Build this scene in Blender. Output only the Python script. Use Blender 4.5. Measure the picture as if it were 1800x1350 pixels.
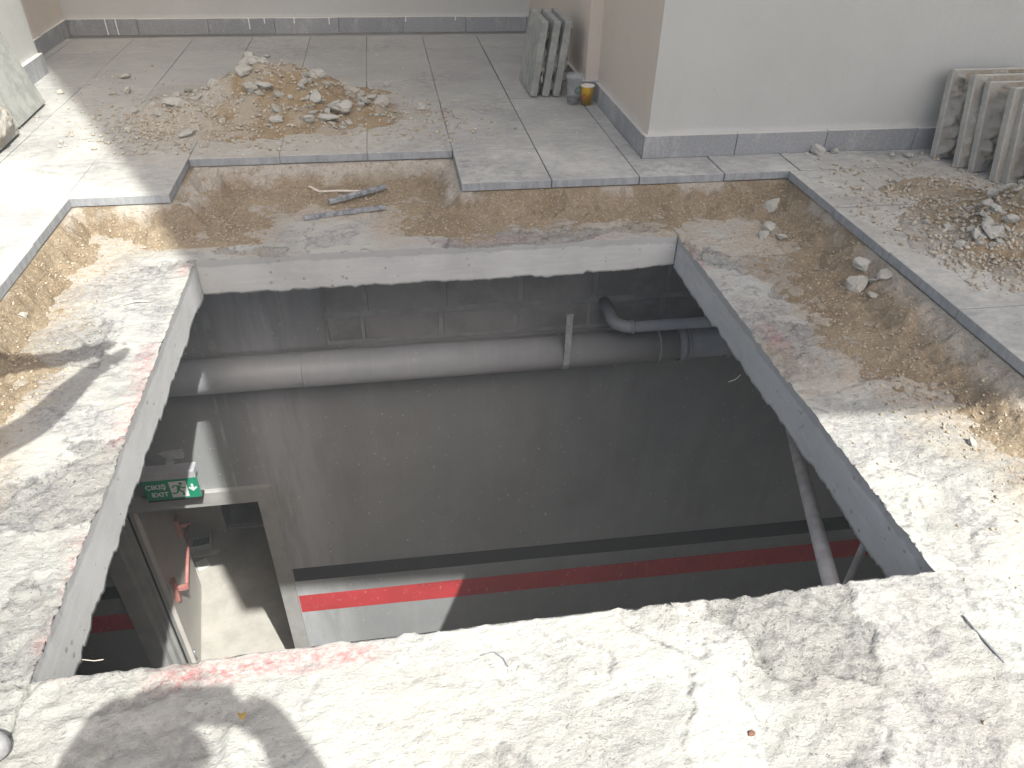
import bpy, bmesh, math, random
import numpy as np
from mathutils import Vector, Matrix
random.seed(7); np.random.seed(7)
for o in list(bpy.data.objects): bpy.data.objects.remove(o)
scene = bpy.context.scene
COL = scene.collection

# ------------------------------------------------------------------ camera
CAM = Vector((0, 0, 1.38))
cr = Vector((0.98775799, -0.15447117, 0.02174424))
cu = Vector((0.07476457, 0.59112787, 0.80310528))
cf = Vector((0.13691024, 0.79164796, -0.59544025))
cd = bpy.data.cameras.new('camera'); cam = bpy.data.objects.new('camera', cd); COL.objects.link(cam)
cd.sensor_width = 36.0; cd.lens = 1314.77 / 1800 * 36; cd.clip_start = 0.01; cd.clip_end = 500
m = Matrix.Identity(4)
for i in range(3):
    m[i][0] = cr[i]; m[i][1] = cu[i]; m[i][2] = -cf[i]; m[i][3] = CAM[i]
cam.matrix_world = m
scene.camera = cam

# ------------------------------------------------------------------ world, sun, exposure
SD = Vector((-0.327, 0.645, -1.0)).normalized()          # the way sunlight travels
w = bpy.data.worlds.new('World'); scene.world = w; w.use_nodes = True
nt = w.node_tree; nt.nodes.clear()
sky = nt.nodes.new('ShaderNodeTexSky'); sky.sky_type = 'NISHITA'; sky.sun_disc = False
sky.sun_elevation = math.asin(-SD.z); sky.sun_rotation = math.atan2(-SD.x, -SD.y)
sky.altitude = 100; sky.air_density = 0.65; sky.dust_density = 6.0; sky.ozone_density = 0.15
bg = nt.nodes.new('ShaderNodeBackground'); bg.inputs[1].default_value = 0.142
wo = nt.nodes.new('ShaderNodeOutputWorld')
nt.links.new(sky.outputs[0], bg.inputs[0]); nt.links.new(bg.outputs[0], wo.inputs[0])
sl = bpy.data.lights.new('sun', 'SUN'); sl.energy = 4.4; sl.angle = math.radians(0.53); sl.color = (1.0, 0.985, 0.94)
sun = bpy.data.objects.new('sun', sl); COL.objects.link(sun)
sun.rotation_euler = SD.to_track_quat('-Z', 'Y').to_euler(); sun.location = -SD * 20
scene.view_settings.view_transform = 'Standard'; scene.view_settings.look = 'None'
scene.view_settings.gamma = 1.0; scene.view_settings.use_curve_mapping = False
scene.view_settings.exposure = 0.98
try:
    scene.cycles.max_bounces = 7; scene.cycles.diffuse_bounces = 5; scene.cycles.transmission_bounces = 8
except Exception: pass

# ------------------------------------------------------------------ helpers
def tag(o, label=None, cat=None, group=None, kind=None):
    if label: o['label'] = label
    if cat: o['category'] = cat
    if group: o['group'] = group
    if kind: o['kind'] = kind
    return o
def link(name, me, mat=None, parent=None):
    o = bpy.data.objects.new(name, me); COL.objects.link(o)
    if mat is not None and me is not None and not me.materials: me.materials.append(mat)
    if parent is not None: o.parent = parent
    return o
def empty(name, loc=(0, 0, 0), rz=0):
    o = bpy.data.objects.new(name, None); COL.objects.link(o); o.location = loc; o.rotation_euler = (0, 0, rz)
    o.empty_display_size = 0.1
    return o
def mesh_np(name, V, F, smooth=True):
    V = np.asarray(V, dtype=np.float32); F = np.asarray(F, dtype=np.int32)
    me = bpy.data.meshes.new(name); k = F.shape[1]
    me.vertices.add(len(V)); me.vertices.foreach_set('co', V.ravel())
    me.loops.add(F.size); me.loops.foreach_set('vertex_index', F.ravel())
    me.polygons.add(len(F)); me.polygons.foreach_set('loop_start', np.arange(0, F.size, k, dtype=np.int32))
    if smooth: me.polygons.foreach_set('use_smooth', np.ones(len(F), dtype=bool))
    me.update(calc_edges=True); me.validate()
    return me
def attr(me, name, vals):
    a = me.attributes.new(name, 'FLOAT', 'POINT'); a.data.foreach_set('value', np.asarray(vals, dtype=np.float32).ravel())
def bm_mesh(name, bm, smooth=False):
    bmesh.ops.recalc_face_normals(bm, faces=bm.faces)
    me = bpy.data.meshes.new(name); bm.to_mesh(me); bm.free()
    if smooth: me.polygons.foreach_set('use_smooth', [True] * len(me.polygons))
    return me
def add_box(bm, lo, hi, M=None):
    vs = [bm.verts.new((x, y, z)) for x in (lo[0], hi[0]) for y in (lo[1], hi[1]) for z in (lo[2], hi[2])]
    if M is not None:
        for v in vs: v.co = M @ v.co
    for f in ((0, 1, 3, 2), (4, 6, 7, 5), (0, 4, 5, 1), (2, 3, 7, 6), (0, 2, 6, 4), (1, 5, 7, 3)):
        bm.faces.new([vs[i] for i in f])
    return vs
def box_mesh(name, lo, hi, bevel=0.0, M=None, seg=1):
    bm = bmesh.new(); add_box(bm, lo, hi, M)
    if bevel: bmesh.ops.bevel(bm, geom=list(bm.edges), offset=bevel, segments=seg, affect='EDGES')
    return bm_mesh(name, bm)
def box(name, lo, hi, mat, parent=None, bevel=0.0, M=None):
    return link(name, box_mesh(name, lo, hi, bevel, M), mat, parent)
def tube(bm, pts, r, n=16, cap=True):
    pts = [Vector(p) for p in pts]; rings = []
    rr = r if isinstance(r, (list, tuple)) else [r] * len(pts)
    up = Vector((0, 0, 1))
    for i, p in enumerate(pts):
        a = pts[max(i - 1, 0)]; b = pts[min(i + 1, len(pts) - 1)]; t = (b - a).normalized()
        ref = up if abs(t.z) < 0.95 else Vector((1, 0, 0))
        s = t.cross(ref).normalized(); q = s.cross(t)
        rings.append([bm.verts.new(p + (s * math.cos(2 * math.pi * k / n) + q * math.sin(2 * math.pi * k / n)) * rr[i]) for k in range(n)])
    for A, B in zip(rings, rings[1:]):
        for k in range(n): bm.faces.new((A[k], A[(k + 1) % n], B[(k + 1) % n], B[k]))
    if cap:
        bm.faces.new(rings[0]); bm.faces.new(rings[-1])
def tube_mesh(name, pts, r, n=16):
    bm = bmesh.new(); tube(bm, pts, r, n); return bm_mesh(name, bm, True)
def lathe(name, prof, n=28, closed=False):
    bm = bmesh.new(); rings = []
    for r, z in prof: rings.append([bm.verts.new((r * math.cos(2 * math.pi * k / n), r * math.sin(2 * math.pi * k / n), z)) for k in range(n)])
    for A, B in zip(rings, rings[1:]):
        for k in range(n): bm.faces.new((A[k], A[(k + 1) % n], B[(k + 1) % n], B[k]))
    if closed: bm.faces.new(rings[0]); bm.faces.new(rings[-1])
    return bm_mesh(name, bm, True)

# ---- numpy noise
_perm = np.random.RandomState(3).randint(0, 2 ** 31, 4096)
def _h(ix, iy, s):
    n = (ix * 374761393 + iy * 668265263 + s * 974711) & 0xffffffff
    n = ((n ^ (n >> 13)) * 1274126177) & 0xffffffff
    return ((n ^ (n >> 16)) & 0xffff) / 65535.0
def vnoise(x, y, s=0):
    x = np.asarray(x, float); y = np.asarray(y, float)
    ix = np.floor(x).astype(np.int64); iy = np.floor(y).astype(np.int64)
    fx = x - ix; fy = y - iy; fx = fx * fx * fx * (fx * (fx * 6 - 15) + 10); fy = fy * fy * fy * (fy * (fy * 6 - 15) + 10)
    a = _h(ix, iy, s); b = _h(ix + 1, iy, s); c = _h(ix, iy + 1, s); d = _h(ix + 1, iy + 1, s)
    return (a + (b - a) * fx) * (1 - fy) + (c + (d - c) * fx) * fy - 0.5
def fbm(x, y, o=4, s=0, g=0.5):
    t = 0; a = 1.0; f = 1.0
    c, sn = math.cos(0.6), math.sin(0.6)
    for i in range(o):
        t = t + a * vnoise(x * f, y * f, s + i * 17); a *= g; f *= 2.03
        x, y = c * x - sn * y + 11.3, sn * x + c * y + 5.1
    return t
def sstep(a, b, x):
    t = np.clip((x - a) / (b - a), 0, 1); return t * t * (3 - 2 * t)

# ---- materials
class NB:
    def __init__(s, name):
        s.m = bpy.data.materials.new(name); s.m.use_nodes = True; s.t = s.m.node_tree
        s.b = s.t.nodes['Principled BSDF']; s.b.inputs['Roughness'].default_value = 0.9
        s.b.inputs['Specular IOR Level'].default_value = 0.25
        s.co = None
    def n(s, ty, **k):
        nd = s.t.nodes.new(ty)
        for a, v in k.items(): setattr(nd, a, v)
        return nd
    def l(s, a, b): s.t.links.new(a, b)
    def coord(s, world=True):
        if world:
            return s.n('ShaderNodeNewGeometry').outputs['Position']
        return s.n('ShaderNodeTexCoord').outputs['Object']
    def noise(s, scale, detail=5, rough=0.6, vec=None, stretch=None, dist=0.0):
        nd = s.n('ShaderNodeTexNoise'); nd.inputs['Scale'].default_value = scale; nd.inputs['Detail'].default_value = detail
        nd.inputs['Roughness'].default_value = rough; nd.inputs['Distortion'].default_value = dist
        v = vec if vec is not None else s.vec
        if stretch:
            mp = s.n('ShaderNodeMapping'); mp.inputs['Scale'].default_value = stretch; s.l(v, mp.inputs['Vector']); v = mp.outputs[0]
        s.l(v, nd.inputs['Vector']); return nd.outputs['Fac']
    def ramp(s, fac, a, b, ca=0.0, cb=1.0):
        r = s.n('ShaderNodeMapRange'); r.interpolation_type = 'SMOOTHSTEP'
        r.inputs['From Min'].default_value = a; r.inputs['From Max'].default_value = b
        r.inputs['To Min'].default_value = ca; r.inputs['To Max'].default_value = cb
        s.l(fac, r.inputs['Value']); return r.outputs[0]
    def mix(s, fac, a, b, mode='MIX'):
        x = s.n('ShaderNodeMix', data_type='RGBA', blend_type=mode)
        for sock, v in ((x.inputs['Factor'], fac), (x.inputs['A'], a), (x.inputs['B'], b)):
            if isinstance(v, (int, float)): sock.default_value = v
            elif isinstance(v, tuple): sock.default_value = (*v, 1) if len(v) == 3 else v
            else: s.l(v, sock)
        return x.outputs['Result']
    def math(s, op, a, b=None):
        x = s.n('ShaderNodeMath', operation=op)
        for i, v in enumerate((a, b)):
            if v is None: continue
            if isinstance(v, (int, float)): x.inputs[i].default_value = v
            else: s.l(v, x.inputs[i])
        return x.outputs[0]
    def attr(s, name):
        a = s.n('ShaderNodeAttribute'); a.attribute_name = name; return a.outputs['Fac']
    def bump(s, h, dist=0.003, strength=1.0, prev=None):
        b = s.n('ShaderNodeBump'); b.inputs['Distance'].default_value = dist; b.inputs['Strength'].default_value = strength
        s.l(h, b.inputs['Height'])
        if prev is not None: s.l(prev, b.inputs['Normal'])
        return b.outputs[0]
    def out(s, col, normal=None, rough=None, spec=None):
        if isinstance(col, tuple): s.b.inputs['Base Color'].default_value = (*col, 1)
        else: s.l(col, s.b.inputs['Base Color'])
        if normal is not None: s.l(normal, s.b.inputs['Normal'])
        if rough is not None: s.b.inputs['Roughness'].default_value = rough
        if spec is not None: s.b.inputs['Specular IOR Level'].default_value = spec
        return s.m
    def sep(s, ax):
        x = s.n('ShaderNodeSeparateXYZ'); s.l(s.vec, x.inputs[0]); return x.outputs[ax]
    def rand(s):
        return s.n('ShaderNodeObjectInfo').outputs['Random']
def mk(name, world=True):
    b = NB(name); b.vec = b.coord(world); return b
def simple(name, c1, c2, scale=8, bump=0.0, bscale=60, rough=0.85, world=True, spec=0.25, metal=0.0, lo=0.35, hi=0.65):
    b = mk(name, world)
    f = b.ramp(b.noise(scale, 6, 0.65), lo, hi)
    nrm = b.bump(b.noise(bscale, 5, 0.7), bump) if bump else None
    b.b.inputs['Metallic'].default_value = metal
    return b.out(b.mix(f, c1, c2), nrm, rough, spec)

# screed on the slab
b = mk('slab_screed')
rg = b.attr('rough'); sd = b.attr('sand'); rd = b.attr('red'); gy = b.attr('grey'); lp = b.attr('lip')
n2 = b.noise(70, 6, 0.75); n3 = b.noise(2.2, 4, 0.6); n4 = b.noise(26, 7, 0.75, stretch=(1, 2.0, 1)); nf = b.noise(170, 4, 0.7)
col = b.mix(b.ramp(n3, 0.35, 0.65), (0.405, 0.412, 0.378), (0.395, 0.388, 0.348))
col = b.mix(b.math('MULTIPLY', b.ramp(n4, 0.50, 0.64), b.math('ADD', b.math('MULTIPLY', rg, 0.5), 0.3)), col, (0.33, 0.315, 0.29))
gr = b.mix(b.ramp(n2, 0.35, 0.65), (0.17, 0.17, 0.17), (0.36, 0.355, 0.34))
gfac = b.math('MULTIPLY', gy, b.ramp(b.noise(16, 8, 0.85), 0.36, 0.62))
col = b.mix(gfac, col, gr)
col = b.mix(b.math('MULTIPLY', lp, b.ramp(b.noise(50, 5, 0.8), 0.42, 0.62)), col, (0.17, 0.17, 0.165))
pit = b.math('MULTIPLY', b.ramp(b.noise(110, 3, 0.6), 0.61, 0.69), b.math('ADD', b.math('MULTIPLY', rg, 0.5), b.ramp(b.noise(5, 3, 0.6), 0.45, 0.65, 0.05, 0.4)))
col = b.mix(pit, col, (0.12, 0.115, 0.11))
sc = b.mix(b.ramp(n2, 0.3, 0.7), (0.30, 0.245, 0.175), (0.43, 0.375, 0.295))
col = b.mix(b.math('MULTIPLY', sd, b.ramp(b.noise(38, 7, 0.85), 0.33, 0.58)), col, sc)
rdf = b.math('MULTIPLY', rd, b.ramp(b.noise(55, 6, 0.8), 0.40, 0.62))
col = b.mix(b.math('MULTIPLY', rdf, 0.75), col, (0.40, 0.13, 0.13))
h = b.math('ADD', b.math('MULTIPLY', n2, b.math('ADD', b.math('MULTIPLY', rg, 1.0), 0.35)), b.math('MULTIPLY', nf, b.math('ADD', b.math('MULTIPLY', rg, 0.5), 0.22)))
h = b.math('SUBTRACT', h, b.math('MULTIPLY', pit, 0.4))
h = b.math('ADD', h, b.math('MULTIPLY', b.noise(13, 5, 0.65, stretch=(1, 1.7, 1)), 1.6))
M_SCREED = b.out(col, b.bump(h, 0.008, 1.0), 0.95, 0.1)

b = mk('cut_concrete')
col = b.mix(b.ramp(b.noise(5, 5, 0.6), 0.3, 0.7), (0.425, 0.43, 0.415), (0.49, 0.495, 0.48))
vo = b.n('ShaderNodeTexVoronoi'); vo.inputs['Scale'].default_value = 26; b.l(b.vec, vo.inputs['Vector'])
agg = b.math('MULTIPLY', b.ramp(vo.outputs['Distance'], 0.20, 0.14), b.ramp(b.noise(6, 2), 0.5, 0.6))
col = b.mix(agg, col, b.mix(b.noise(17, 1), (0.22, 0.22, 0.215), (0.36, 0.34, 0.31)))
saw = b.ramp(b.noise(30, 3, 0.6, stretch=(0.25, 0.25, 2.2)), 0.45, 0.7)
col = b.mix(b.math('MULTIPLY', saw, 0.22), col, (0.62, 0.62, 0.61))
col = b.mix(b.math('MULTIPLY', b.ramp(b.noise(3.5, 5, 0.7), 0.5, 0.65), 0.35), col, (0.36, 0.355, 0.345))
col = b.mix(b.ramp(b.noise(140, 3, 0.6), 0.66, 0.74), col, (0.68, 0.68, 0.66))
col = b.mix(b.ramp(b.noise(60, 2, 0.5), 0.72, 0.76), col, (0.12, 0.12, 0.12))
band = b.math('ADD', b.sep('Z'), b.math('MULTIPLY', b.noise(9, 5, 0.7), 0.05))
col = b.mix(b.math('MULTIPLY', b.ramp(band, -0.004, 0.004), 0.45), col, (0.26, 0.26, 0.25))
brk = b.attr('broken')
col = b.mix(brk, col, b.mix(b.ramp(b.noise(40, 5), 0.4, 0.6), (0.38, 0.37, 0.36), (0.56, 0.55, 0.53)))
M_CUT = b.out(col, b.bump(b.math('MULTIPLY', b.noise(80, 5, 0.7), b.math('ADD', brk, 0.12)), 0.006), 0.8, 0.2)

b = mk('sand_bed')
n2 = b.noise(60, 7, 0.8)
big = b.noise(3.0, 4, 0.6)
col = b.mix(b.ramp(big, 0.35, 0.65), (0.235, 0.182, 0.118), (0.305, 0.245, 0.165))
col = b.mix(b.ramp(n2, 0.48, 0.75), col, (0.47, 0.41, 0.31))
col = b.mix(b.ramp(n2, 0.38, 0.22), col, (0.20, 0.15, 0.095))
col = b.mix(b.math('MULTIPLY', b.attr('pale'), b.ramp(b.noise(14, 5, 0.7), 0.28, 0.5)), col, b.mix(b.ramp(n2, 0.3, 0.7), (0.36, 0.33, 0.28), (0.52, 0.48, 0.41)))
vo = b.n('ShaderNodeTexVoronoi'); vo.inputs['Scale'].default_value = 95; b.l(b.vec, vo.inputs['Vector'])
col = b.mix(b.math('MULTIPLY', b.ramp(b.noise(150, 3, 0.6), 0.56, 0.68), 0.5), col, (0.50, 0.44, 0.34))
h = b.math('ADD', n2, b.math('MULTIPLY', vo.outputs['Distance'], -0.35))
M_SAND = b.out(col, b.bump(h, 0.010, 1.0), 1.0, 0.05)

b = mk('paving_tile')
rn = b.rand()
base = b.mix(rn, (0.215, 0.217, 0.207), (0.26, 0.262, 0.25))
fine = b.noise(160, 4, 0.7)
base = b.mix(b.ramp(fine, 0.3, 0.7), base, b.mix(0.35, base, (0.42, 0.42, 0.41)))
dust = b.ramp(b.noise(2.6, 6, 0.7, stretch=(1, 1.0, 1)), 0.30, 0.68)
dust2 = b.ramp(b.noise(18, 6, 0.75, stretch=(1, 1.8, 1)), 0.32, 0.70)
# more dust close to the dig than in the alcove
yy = b.sep('Y'); near = b.ramp(yy, 5.4, 3.0)
dustf = b.math('MULTIPLY', b.math('MULTIPLY', b.math('ADD', b.math('MULTIPLY', dust, 0.55), b.math('MULTIPLY', dust2, 0.45)), 0.95), b.math('ADD', b.math('MULTIPLY', near, 0.72), 0.36))
col = b.mix(dustf, base, (0.53, 0.53, 0.48))
col = b.mix(b.math('MULTIPLY', b.ramp(b.noise(30, 3, 0.5), 0.70, 0.74), 0.7), col, (0.66, 0.64, 0.60))
col = b.mix(b.math('MULTIPLY', b.ramp(b.noise(1.7, 3, 0.6), 0.52, 0.62), b.math('MULTIPLY', b.ramp(b.noise(22, 5, 0.7), 0.45, 0.6), 0.35)), col, (0.14, 0.14, 0.135))
pos = b.vec
def near_pt(cx_, cy_, r0, r1):
    vd = b.n('ShaderNodeVectorMath', operation='DISTANCE'); b.l(pos, vd.inputs[0]); vd.inputs[1].default_value = (cx_, cy_, TZ_); return b.ramp(vd.outputs['Value'], r0, r1)
TZ_ = 0.138
em = b.math('MAXIMUM', near_pt(2.45, 2.55, 0.95, 0.25), near_pt(-0.55, 4.1, 1.1, 0.3))
em = b.math('MULTIPLY', em, b.ramp(b.noise(11, 7, 0.8), 0.34, 0.62))
col = b.mix(b.math('MULTIPLY', em, 0.8), col, b.mix(b.ramp(b.noise(60, 5, 0.8), 0.3, 0.7), (0.33, 0.285, 0.215), (0.47, 0.43, 0.355)))
# side faces are bare stone
nz = b.n('ShaderNodeSeparateXYZ'); b.l(b.n('ShaderNodeNewGeometry').outputs['Normal'], nz.inputs[0])
edge = b.ramp(nz.outputs['Z'], 0.75, 0.35)
stone = b.mix(b.ramp(b.noise(40, 5, 0.7, stretch=(1, 1, 0.3)), 0.3, 0.7), (0.25, 0.265, 0.275), (0.35, 0.365, 0.375))
col = b.mix(edge, col, stone)
M_TILE = b.out(col, b.bump(b.math('ADD', fine, b.math('MULTIPLY', dust2, 0.6)), 0.0018), 0.75, 0.3)

b = mk('skirting_stone')
rn = b.rand()
col = b.mix(rn, (0.20, 0.21, 0.215), (0.265, 0.275, 0.28))
col = b.mix(b.ramp(b.noise(90, 5, 0.75), 0.35, 0.7), col, b.mix(0.3, col, (0.5, 0.5, 0.5)))
col = b.mix(b.math('MULTIPLY', b.ramp(b.noise(7, 6, 0.8, stretch=(1, 1, 0.35)), 0.48, 0.68), 0.40), col, (0.52, 0.51, 0.49))
nz = b.n('ShaderNodeSeparateXYZ'); b.l(b.n('ShaderNodeNewGeometry').outputs['Normal'], nz.inputs[0])
col = b.mix(b.math('MULTIPLY', b.ramp(nz.outputs['Z'], 0.5, 0.8), 0.85), col, (0.55, 0.53, 0.48))
M_SKIRT = b.out(col, b.bump(b.noise(90, 4), 0.001), 0.7, 0.3)

def paint(name, c1, c2, smear=0.22):
    b = mk(name)
    col = b.mix(b.ramp(b.noise(1.3, 5, 0.6), 0.3, 0.7), c1, c2)
    col = b.mix(b.math('MULTIPLY', b.ramp(b.noise(5, 6, 0.7, stretch=(1, 1, 0.4)), 0.5, 0.75), smear), col, (0.40, 0.39, 0.37))
    zz = b.sep('Z')
    low = b.math('ADD', zz, b.math('MULTIPLY', b.noise(12, 5, 0.7), 0.05))
    col = b.mix(b.math('MULTIPLY', b.ramp(low, 0.30, 0.275), 0.35), col, (0.62, 0.62, 0.60))
    col = b.mix(b.ramp(b.noise(38, 2, 0.5), 0.775, 0.79), col, (0.25, 0.25, 0.24))
    return b.out(col, b.bump(b.math('ADD', b.noise(5, 4, 0.6, stretch=(1, 1, 0.5)), b.math('MULTIPLY', b.noise(110, 4), 0.22)), 0.006), 0.7, 0.25)
M_PAINT_WARM_LIT = paint('wall_paint_warm_lit', (0.58, 0.515, 0.44), (0.54, 0.48, 0.405))  # one wall paint, with warm bounce light mixed into the colour
M_PAINT_COOL_LIT = paint('wall_paint_cool_lit', (0.465, 0.468, 0.44), (0.43, 0.432, 0.405))  # same wall paint, coloured for faces that get cooler light

b = mk('garage_plaster')
col = b.mix(b.ramp(b.noise(1.5, 5, 0.6), 0.3, 0.7), (0.25, 0.26, 0.262), (0.295, 0.305, 0.306))
col = b.mix(b.math('MULTIPLY', b.ramp(b.noise(2.2, 6, 0.75, stretch=(1.6, 1, 0.5)), 0.48, 0.68), 0.35), col, (0.21, 0.21, 0.20))
col = b.mix(b.math('MULTIPLY', b.ramp(b.noise(1.0, 5, 0.6, stretch=(9, 1, 0.35)), 0.55, 0.7), 0.10), col, (0.44, 0.44, 0.43))
xx = b.sep('X')
drz = b.ramp(b.noise(1.0, 3, 0.5, stretch=(34, 1, 0.5)), 0.56, 0.63)
dmask = b.math('MULTIPLY', b.ramp(xx, -1.35, -1.15), b.ramp(xx, -0.45, -0.75))
col = b.mix(b.math('MULTIPLY', b.math('MULTIPLY', drz, dmask), b.ramp(b.noise(4, 4, 0.7), 0.4, 0.65, 0.0, 0.5)), col, (0.50, 0.50, 0.49))
col = b.mix(b.math('MULTIPLY', b.ramp(xx, -1.0, -0.80), b.math('MULTIPLY', b.ramp(xx, -0.35, -0.75), b.ramp(b.noise(3, 4, 0.6, stretch=(3, 1, 0.4)), 0.3, 0.6, 0.15, 0.6))), col, (0.50, 0.51, 0.53))  # bluish haze before the wall, painted on as a paler band
col = b.mix(b.ramp(b.noise(55, 2, 0.5), 0.72, 0.75), col, (0.6, 0.6, 0.58))
M_GPL = b.out(col, b.bump(b.noise(60, 5, 0.7), 0.0015), 0.8, 0.25)
M_BLOCK = simple('concrete_block', (0.23, 0.23, 0.225), (0.31, 0.31, 0.30), 5, 0.004, 90)
M_MORTAR = simple('block_mortar', (0.26, 0.265, 0.265), (0.33, 0.335, 0.335), 8, 0.003, 60)
def scuffed(name, c, worn, t=0.6):
    b = mk(name)
    f = b.ramp(b.noise(45, 6, 0.8, stretch=(1, 1, 0.5)), t, t + 0.12)
    c2 = b.mix(b.ramp(b.noise(3, 4), 0.3, 0.7), c, tuple(x * 0.8 for x in c))
    return b.out(b.mix(f, c2, worn), None, 0.55, 0.35)
M_BLACK = scuffed('black_band_paint', (0.06, 0.06, 0.062), (0.25, 0.25, 0.25), 0.62)
M_RED = scuffed('red_band_paint', (0.50, 0.05, 0.055), (0.60, 0.40, 0.38), 0.58)
M_GFLOOR = simple('garage_floor', (0.38, 0.365, 0.325), (0.48, 0.46, 0.415), 4, 0.003, 40)
M_CREAM = simple('cream_plaster', (0.48, 0.42, 0.36), (0.54, 0.48, 0.42), 3, 0.002, 50)
M_DOOR = simple('door_paint', (0.50, 0.475, 0.44), (0.56, 0.53, 0.49), 3, 0.0, 50, rough=0.5, spec=0.4)
M_FRAME = simple('frame_paint', (0.30, 0.30, 0.29), (0.37, 0.368, 0.352), 6, 0.0005, 80, rough=0.55, spec=0.4)
M_BAR = simple('red_bar_plastic', (0.38, 0.13, 0.11), (0.47, 0.22, 0.19), 9, 0, rough=0.5, spec=0.4)
M_SEAL = simple('rubber_seal', (0.02, 0.02, 0.02), (0.035, 0.035, 0.035), 9)
b = mk('grey_pvc')
col = b.mix(b.ramp(b.noise(4, 5, 0.6), 0.3, 0.7), (0.32, 0.335, 0.35), (0.385, 0.40, 0.415))
col = b.mix(b.math('MULTIPLY', b.ramp(b.noise(2.0, 4, 0.6, stretch=(26, 1, 1.2)), 0.52, 0.75), 0.22), col, (0.50, 0.49, 0.47))
col = b.mix(b.ramp(b.noise(70, 2), 0.72, 0.75), col, (0.62, 0.61, 0.58))
M_PVC = b.out(col, None, 0.45, 0.4)
M_GALV = simple('galvanised_strap', (0.42, 0.45, 0.48), (0.55, 0.58, 0.60), 20, 0, rough=0.4, metal=0.7)
M_PIPEWHITE = simple('dusty_white_pipe', (0.45, 0.42, 0.40), (0.58, 0.55, 0.52), 18, 0.002, 90, rough=0.6)
M_STEEL = simple('dusty_steel', (0.13, 0.14, 0.155), (0.32, 0.33, 0.34), 35, 0.002, 120, rough=0.7)
M_TWIG = simple('pale_cable', (0.52, 0.47, 0.40), (0.60, 0.55, 0.48), 30, 0.001, 90)
b = mk('mortar_rough', False)
n2 = b.noise(50, 7, 0.8)
col = b.mix(b.ramp(b.noise(7, 6, 0.7), 0.42, 0.66), (0.46, 0.445, 0.40), (0.38, 0.325, 0.235))
col = b.mix(b.ramp(n2, 0.5, 0.7), col, (0.53, 0.505, 0.445))
col = b.mix(b.ramp(n2, 0.38, 0.28), col, (0.20, 0.16, 0.11))
M_MROUGH = b.out(col, b.bump(n2, 0.014), 1.0, 0.05)
b = mk('mortar_chunk', False)
n2 = b.noise(7, 8, 0.8)
col = b.mix(b.rand(), (0.47, 0.465, 0.42), (0.40, 0.385, 0.335))
col = b.mix(b.ramp(n2, 0.5, 0.75), col, (0.54, 0.52, 0.46))
col = b.mix(b.ramp(n2, 0.34, 0.22), col, (0.30, 0.27, 0.22))
M_CHUNK = b.out(col, b.bump(n2, 0.004), 1.0, 0.05)
b = mk('rubble_earth')
n2 = b.noise(55, 7, 0.8)
e1 = b.mix(b.ramp(b.noise(7, 5, 0.7), 0.35, 0.6), (0.30, 0.215, 0.12), (0.36, 0.29, 0.19))
e2 = b.mix(b.ramp(n2, 0.3, 0.7), (0.40, 0.37, 0.31), (0.52, 0.49, 0.43))
col = b.mix(b.attr('pale'), e1, e2)
col = b.mix(b.ramp(n2, 0.55, 0.75), col, b.mix(0.6, col, (0.58, 0.53, 0.44)))
col = b.mix(b.ramp(n2, 0.36, 0.24), col, (0.16, 0.11, 0.065))
col = b.mix(b.attr('dark'), col, (0.09, 0.075, 0.06))
M_EARTH = b.out(col, b.bump(n2, 0.012), 1.0, 0.05)
M_LIFT = simple('lifted_slab_stone', (0.25, 0.258, 0.235), (0.35, 0.358, 0.33), 14, 0.003, 90, world=False)
M_RUST = simple('rust_crumb', (0.17, 0.09, 0.06), (0.23, 0.13, 0.09), 60)
M_MUSTARD = simple('mustard_crumb', (0.28, 0.19, 0.05), (0.36, 0.26, 0.09), 60)
M_LIFTP = simple('dusty_slab_edge', (0.38, 0.375, 0.34), (0.48, 0.465, 0.415), 14, 0.004, 90, world=False)
M_GRIT = simple('grit', (0.36, 0.30, 0.21), (0.54, 0.50, 0.42), 40, 0.003, 120)
M_GRITSAND = simple('sand_grit', (0.33, 0.265, 0.18), (0.50, 0.44, 0.34), 40, 0.003, 120)
M_GREEN = simple('sign_green', (0.01, 0.24, 0.13), (0.015, 0.28, 0.16), 6, 0, rough=0.35, spec=0.5)
M_SIGNW = simple('sign_white', (0.70, 0.72, 0.70), (0.76, 0.78, 0.76), 6, 0, rough=0.4, spec=0.4)
M_HOUSE = simple('sign_housing', (0.40, 0.41, 0.43), (0.48, 0.49, 0.50), 9, 0, rough=0.5)
M_YELLOW = simple('yellow_card', (0.62, 0.36, 0.03), (0.66, 0.40, 0.04), 9, 0, rough=0.5, spec=0.35)
M_CARDW = simple('white_card', (0.68, 0.64, 0.56), (0.72, 0.68, 0.60), 9, 0, rough=0.6)
M_REDMARK = simple('red_print', (0.40, 0.07, 0.02), (0.46, 0.09, 0.03), 20, 0)
M_GREENMARK = simple('green_print', (0.01, 0.12, 0.07), (0.015, 0.15, 0.09), 20, 0)
M_LIQ = simple('dark_drink', (0.015, 0.012, 0.01), (0.025, 0.02, 0.015), 20, 0, rough=0.1, spec=0.5)
def clear(name, col, rough, mixf):
    b = mk(name); t = b.t
    tr = b.n('ShaderNodeBsdfTransparent'); tr.inputs[0].default_value = (*col, 1)
    b.b.inputs['Base Color'].default_value = (0.55, 0.56, 0.56, 1); b.b.inputs['Roughness'].default_value = rough; b.b.inputs['Specular IOR Level'].default_value = 0.6
    mx = b.n('ShaderNodeMixShader'); mx.inputs[0].default_value = mixf
    b.l(tr.outputs[0], mx.inputs[1]); b.l(b.b.outputs[0], mx.inputs[2]); b.l(mx.outputs[0], t.nodes['Material Output'].inputs[0])
    return b.m
M_CLEAR = clear('clear_plastic', (0.93, 0.95, 0.95), 0.2, 0.32)
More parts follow.
